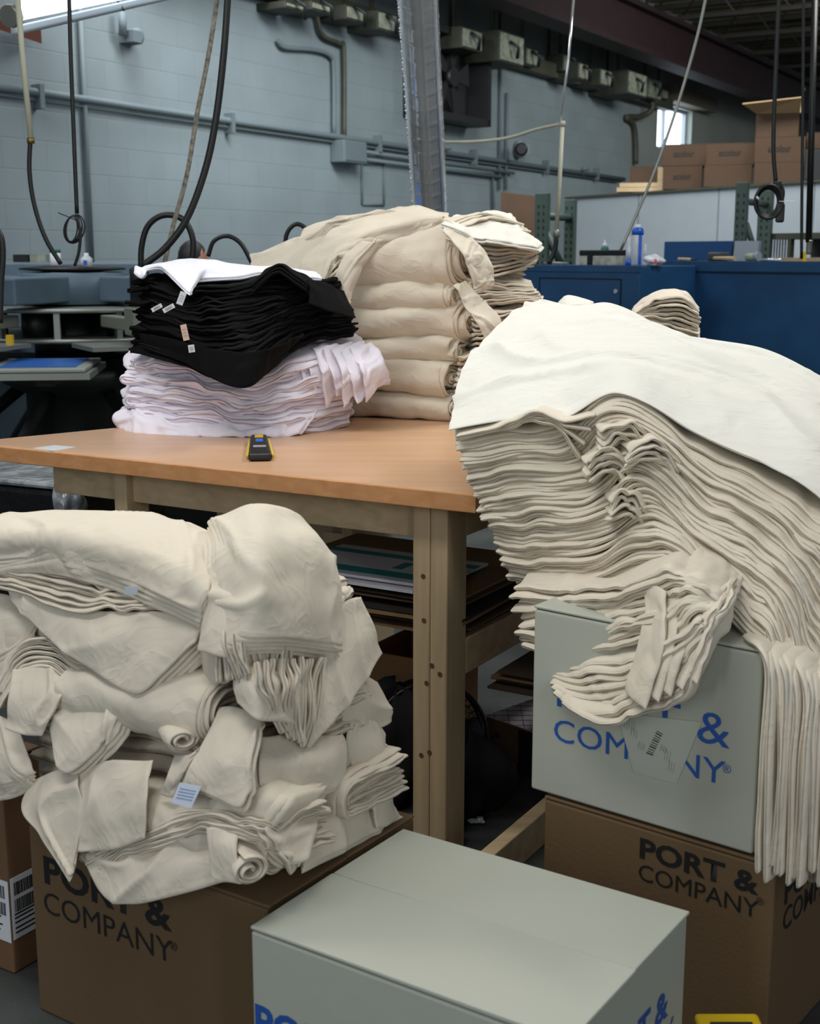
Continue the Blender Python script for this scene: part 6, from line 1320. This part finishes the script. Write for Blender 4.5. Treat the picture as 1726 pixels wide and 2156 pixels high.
# ================================================================== PRINTING PRESS (carousel)
def press(cx, cy, lab, n=8, ph=.2, seed=3, R=1.35):
    e = empty('printing_press', (cx, cy, 0), lab, 'machine'); rg = random.Random(seed)
    def c(z): return np.array([cx, cy, z])
    MB().lathe(c(0), [(.55, 0), (.55, .12), (.28, .2), (.28, .72), (.4, .78), (.4, .86)], 32).build('base', M_DARK, e)
    MB().lathe(c(.86), [(.22, 0), (.22, .3)], 28).build('column', M_BLK, e)
    MB().lathe(c(1.02), [(.62, 0), (.62, .02)], 40).build('lower_ring', M_ALU, e)
    MB().lathe(c(1.17), [(.62, 0), (.62, .02)], 40).build('upper_ring', M_ALU, e)
    for k in range(12):
        a = k*math.pi/6+.1; MB().cbox((cx+.58*math.cos(a), cy+.58*math.sin(a), 1.105), .035, .03, .13, a).build('spacer', M_ALU, e)
    for k in range(6):
        a = k*math.pi/3+.3; MB().lathe((cx+.42*math.cos(a), cy+.42*math.sin(a), 1.04), [(.07, 0), (.07, .13)], 16).build('cylinder', M_BLK, e)
    MB().lathe(c(1.20), [(.3, 0), (.3, .16), (.29, .165)], 8).build('housing', M_MACH, e)
    for k in range(5):
        a = k*2*math.pi/5-.5; MB().box(c(1.215)+np.array([math.cos(a)*.25-.1*math.sin(a), math.sin(a)*.25+.1*math.cos(a), 0]), (.2*math.sin(a), -.2*math.cos(a), 0), (math.cos(a)*.6, math.sin(a)*.6, 0), (0, 0, .13)).build('housing_wing', M_MACH, e, bevel=.01)
    MB().lathe(c(1.365), [(.12, 0), (.28, .012), (.28, .022), (.12, .035)], 32).build('top_disc', M_BLK, e)
    for k in range(n):
        a = ph+k*2*math.pi/n; d = np.array([math.cos(a), math.sin(a), 0]); p = np.array([-d[1], d[0], 0])
        am = MB().box(c(.86)+d*.3-p*.04, d*(R-.5), p*.08, (0, 0, .05)).build('arm', M_DARK, e)
        pl = MB().box(c(.945)+d*(R-.55)-p*.22, d*.62, p*.44, (0, 0, .018)).build('platen', mat('platen_pale', (150, 156, 150), .4), e, bevel=.006)
        MB().box(c(.915)+d*(R-.57)-p*.24, d*.66, p*.48, (0, 0, .028)).build('platen_frame', M_ALU, pl)
        MB().box(c(.964)+d*(R-.50)-p*.17, d*.5, p*.34, (0, 0, .002)).build('blue_pallet_tape', mat('pallet_blue', (34, 96, 178), .4), pl)
        ua = a+math.pi/n; d = np.array([math.cos(ua), math.sin(ua), 0]); p = np.array([-d[1], d[0], 0])
        h = MB().box(c(1.10)+d*.6-p*.035, d*(R-.75), p*.07, (0, 0, .06)).build('print_arm', M_CASTG, e, bevel=.006)
        hc = c(1.12)+d*(R-.2)
        MB().cbox(hc+(0, 0, .03), .14, .12, .13, ua).build('head_block', M_CASTG, h, bevel=.008)
        MB().lathe(hc+(0, 0, .10), [(.045, 0), (.045, .17), (.03, .18)], 14).build('air_cylinder', M_BLK, h)
        MB().lathe(hc+(0, 0, .10)+p*.07, [(.03, 0), (.03, .13)], 12).build('air_cylinder', M_BLK, h)
        MB().box(hc-p*.25-d*.3+(0, 0, -.10), d*.36, p*.5, (0, 0, .02)).build('screen_clamp', M_ALU, h)
        MB().tube([hc+p*.1+(0, 0, -.02), hc+p*.2+(0, 0, .03)], .012, 6).build('handle', M_BLK, h)
        if k % 2: MB().cbox(hc-d*.2+(0, 0, -.06)+p*.2, .03, .03, .05).build('yellow_knob', M_YEL, h)
    for k in range(6):
        a = k*math.pi/3+.25; d = np.array([math.cos(a), math.sin(a), 0]); p = np.array([-d[1], d[0], 0])
        MB().box(c(.0)+d*.4-p*.05, d*.8, p*.1, (0, 0, .07)).build('foot', M_DARK, e)
        MB().tube([c(.1)+d*1.1, c(.75)+d*.3], .035, 8).build('brace', M_DARK, e)
press(-1.82, 7.1, 'black and grey printing carousel press with blue taped platens at left', 8, .12)
# low clutter behind the press, left
rgc = random.Random(5)
tag(MB().box(PY(28, 552, 7.9), (.10, 0, 0), (0, .1, 0), (0, 0, .045)).build('small_black_box', M_BLK), 'small black box on the ledge against the block wall', 'box')
tag(MB().box(PY(60, 552, 7.9), (.10, 0, 0), (0, .1, 0), (0, 0, .045)).build('small_grey_box', M_GBOX), 'small grey box on the ledge against the block wall', 'box')
tag(MB().box((-3.9, 7.85, 0), (2.6, .0, 0), (.0, .35, 0), (0, 0, PY(28, 553, 7.9)[2])).build('machine_cabinet', M_MACH, bevel=.01), 'long grey blue machine cabinet behind the press', 'cabinet')
p = PY(183, 565, 7.0); e = empty('white_bottle', p, 'white jug with blue logo standing on the press housing', 'bottle')
MB().lathe(p, [(.03, 0), (.032, .05), (.012, .068), (.012, .08)], 14).build('body', M_PLASTIC, e); MB().cbox(p+(0, -.032, .03), .02, .003, .025).build('label', M_BLUEP, e)
p = PY(117, 548, 7.3); e = empty('green_cap_bottle', p-(0, 0, .06), 'clear bottle with green cap on the press top', 'bottle')
MB().lathe(p-(0, 0, .06), [(.03, 0), (.03, .10)], 12).build('body', M_PLASTIC, e); MB().lathe(p+(0, 0, .04), [(.03, 0), (.03, .02)], 12).build('cap', M_GREENP, e)
tag(MB().box((-3.6, 9.05, 0), (1.6, .9, 0), (-.2, .3, 0), (0, 0, .16)).build('floor_mat', M_DARK), 'low black pallet on the floor by the block wall', 'pallet')
tag(MB().box(PZ(45, 870, .0), (.6, .0, 0), (.0, .5, 0), (0, 0, .18)).build('carton_pile', M_PINEH), 'pale flattened carton pile on the floor beyond the press', 'cardboard')

# ================================================================== PERSON behind the press
def person(px, py_top, Yd):
    top = PY(px, py_top, Yd); x, y, zt = top[0], top[1], top[2]
    bm = bmesh.new(); sk = bm.verts.layers.skin.verify(); V = {}
    s = zt/1.75
    J = dict(pel=(0, 0, .95, .13), sp1=(0, 0, 1.08, .115), sp2=(0, -.02, 1.25, .14), ch=(0, -.03, 1.38, .13), nk=(0, -.05, 1.50, .055), hd=(0, -.06, 1.57, .07),
             hl=(-.09, 0, .92, .09), kl=(-.1, -.03, .5, .06), al=(-.1, .02, .09, .04), tl=(-.1, -.14, .04, .03),
             hr=(.09, 0, .92, .09), kr=(.1, -.03, .5, .06), ar=(.1, .02, .09, .04), tr=(.1, -.14, .04, .03),
             sl=(-.18, -.03, 1.40, .055), el=(-.24, -.08, 1.14, .04), wl=(-.20, -.30, 1.06, .028), dl=(-.18, -.38, 1.05, .03),
             sr=(.18, -.03, 1.40, .055), er=(.24, -.08, 1.14, .04), wr=(.20, -.30, 1.06, .028), dr=(.18, -.38, 1.05, .03))
    for k, (a, b, c, r) in J.items():
        v = bm.verts.new((x+a*s, y+b*s, c*s)); v[sk].radius = (r*s, r*s); V[k] = v
    V['pel'][sk].use_root = True
    for a, b in (('pel', 'sp1'), ('sp1', 'sp2'), ('sp2', 'ch'), ('ch', 'nk'), ('nk', 'hd'), ('pel', 'hl'), ('hl', 'kl'), ('kl', 'al'), ('al', 'tl'), ('pel', 'hr'), ('hr', 'kr'), ('kr', 'ar'), ('ar', 'tr'), ('ch', 'sl'), ('sl', 'el'), ('el', 'wl'), ('wl', 'dl'), ('ch', 'sr'), ('sr', 'er'), ('er', 'wr'), ('wr', 'dr')):
        bm.edges.new((V[a], V[b]))
    for sg, h in ((-1, 'dl'), (1, 'dr')):
        hv = V[h]
        for i, L in enumerate((.055, .065, .07, .062, .05)):
            off = (i-2)*.016; p1 = hv.co+Vector((off+(0 if i else -sg*.02), -L*.6, -.005)); p2 = p1+Vector((0, -L*.5, -.02))
            a = bm.verts.new(p1); a[sk].radius = (.008, .008); b = bm.verts.new(p2); b[sk].radius = (.006, .006); bm.edges.new((hv, a)); bm.edges.new((a, b))
    me = bpy.data.meshes.new('person'); bm.to_mesh(me); bm.free(); me.materials.append(mat('dark_clothes', (30, 30, 34), .9))
    o = bpy.data.objects.new('person', me); COL.objects.link(o)
    o.modifiers.new('skin', 'SKIN').use_smooth_shade = True; m = o.modifiers.new('sub', 'SUBSURF'); m.levels = m.render_levels = 2
    tag(o, 'person with dark hair bending behind the press, only the head showing', 'person')
    c = np.array([x, y-.07*s, zt-.115])
    hd = MB().ell(c, .075, .095, .115, 28, 20)
    for v in hd.bm.verts:      # shape jaw, nose, brow
        d = v.co-to_vec(c)
        if d.z < -.02: v.co.x = c[0]+d.x*(1+.9*(d.z+.02)/.12*.45); 
        if d.y < -.07 and abs(d.x) < .02 and -.045 < d.z < .015: v.co.y -= .018
        if d.y < -.06 and .012 < d.z < .035: v.co.y -= .006
        if d.y < -.06 and .02 < abs(d.x) < .045 and -.01 < d.z < .012: v.co.y += .006
        if d.y < -.07 and abs(d.x) < .03 and -.07 < d.z < -.05: v.co.y -= .006
    h = hd.build('head', M_SKIN, o)
    for sg in (-1, 1):
        MB().ell(c+np.array([sg*.076, .005, -.01]), .012, .02, .03, 12, 8).build('ear', M_SKIN, h)
        MB().ell(c+np.array([sg*.03, -.083, .003]), .012, .008, .007, 12, 8).build('eye', M_PLASTIC, h)
    MB().ell(c+np.array([0, -.088, -.058]), .024, .008, .006, 12, 8).build('mouth', mat('lips', (140, 76, 70), .5), h)
    hr = MB().ell(c+np.array([-.022, .0, .022]), .088, .108, .112, 28, 18)
    rg = random.Random(3)
    for v in hr.bm.verts:
        d = v.co-to_vec(c); f = 1+.05*math.sin(13*math.atan2(d.y, d.x)+9*d.z*10)
        v.co = to_vec(c)+Vector((d.x*f, d.y*f, d.z))
    hr.build('hair', M_HAIR, o)
    MB().ell(c+np.array([-.085, .05, -.02]), .04, .05, .05, 16, 10).build('hair_bun', M_HAIR, o)
person(415, 512, 8.2)
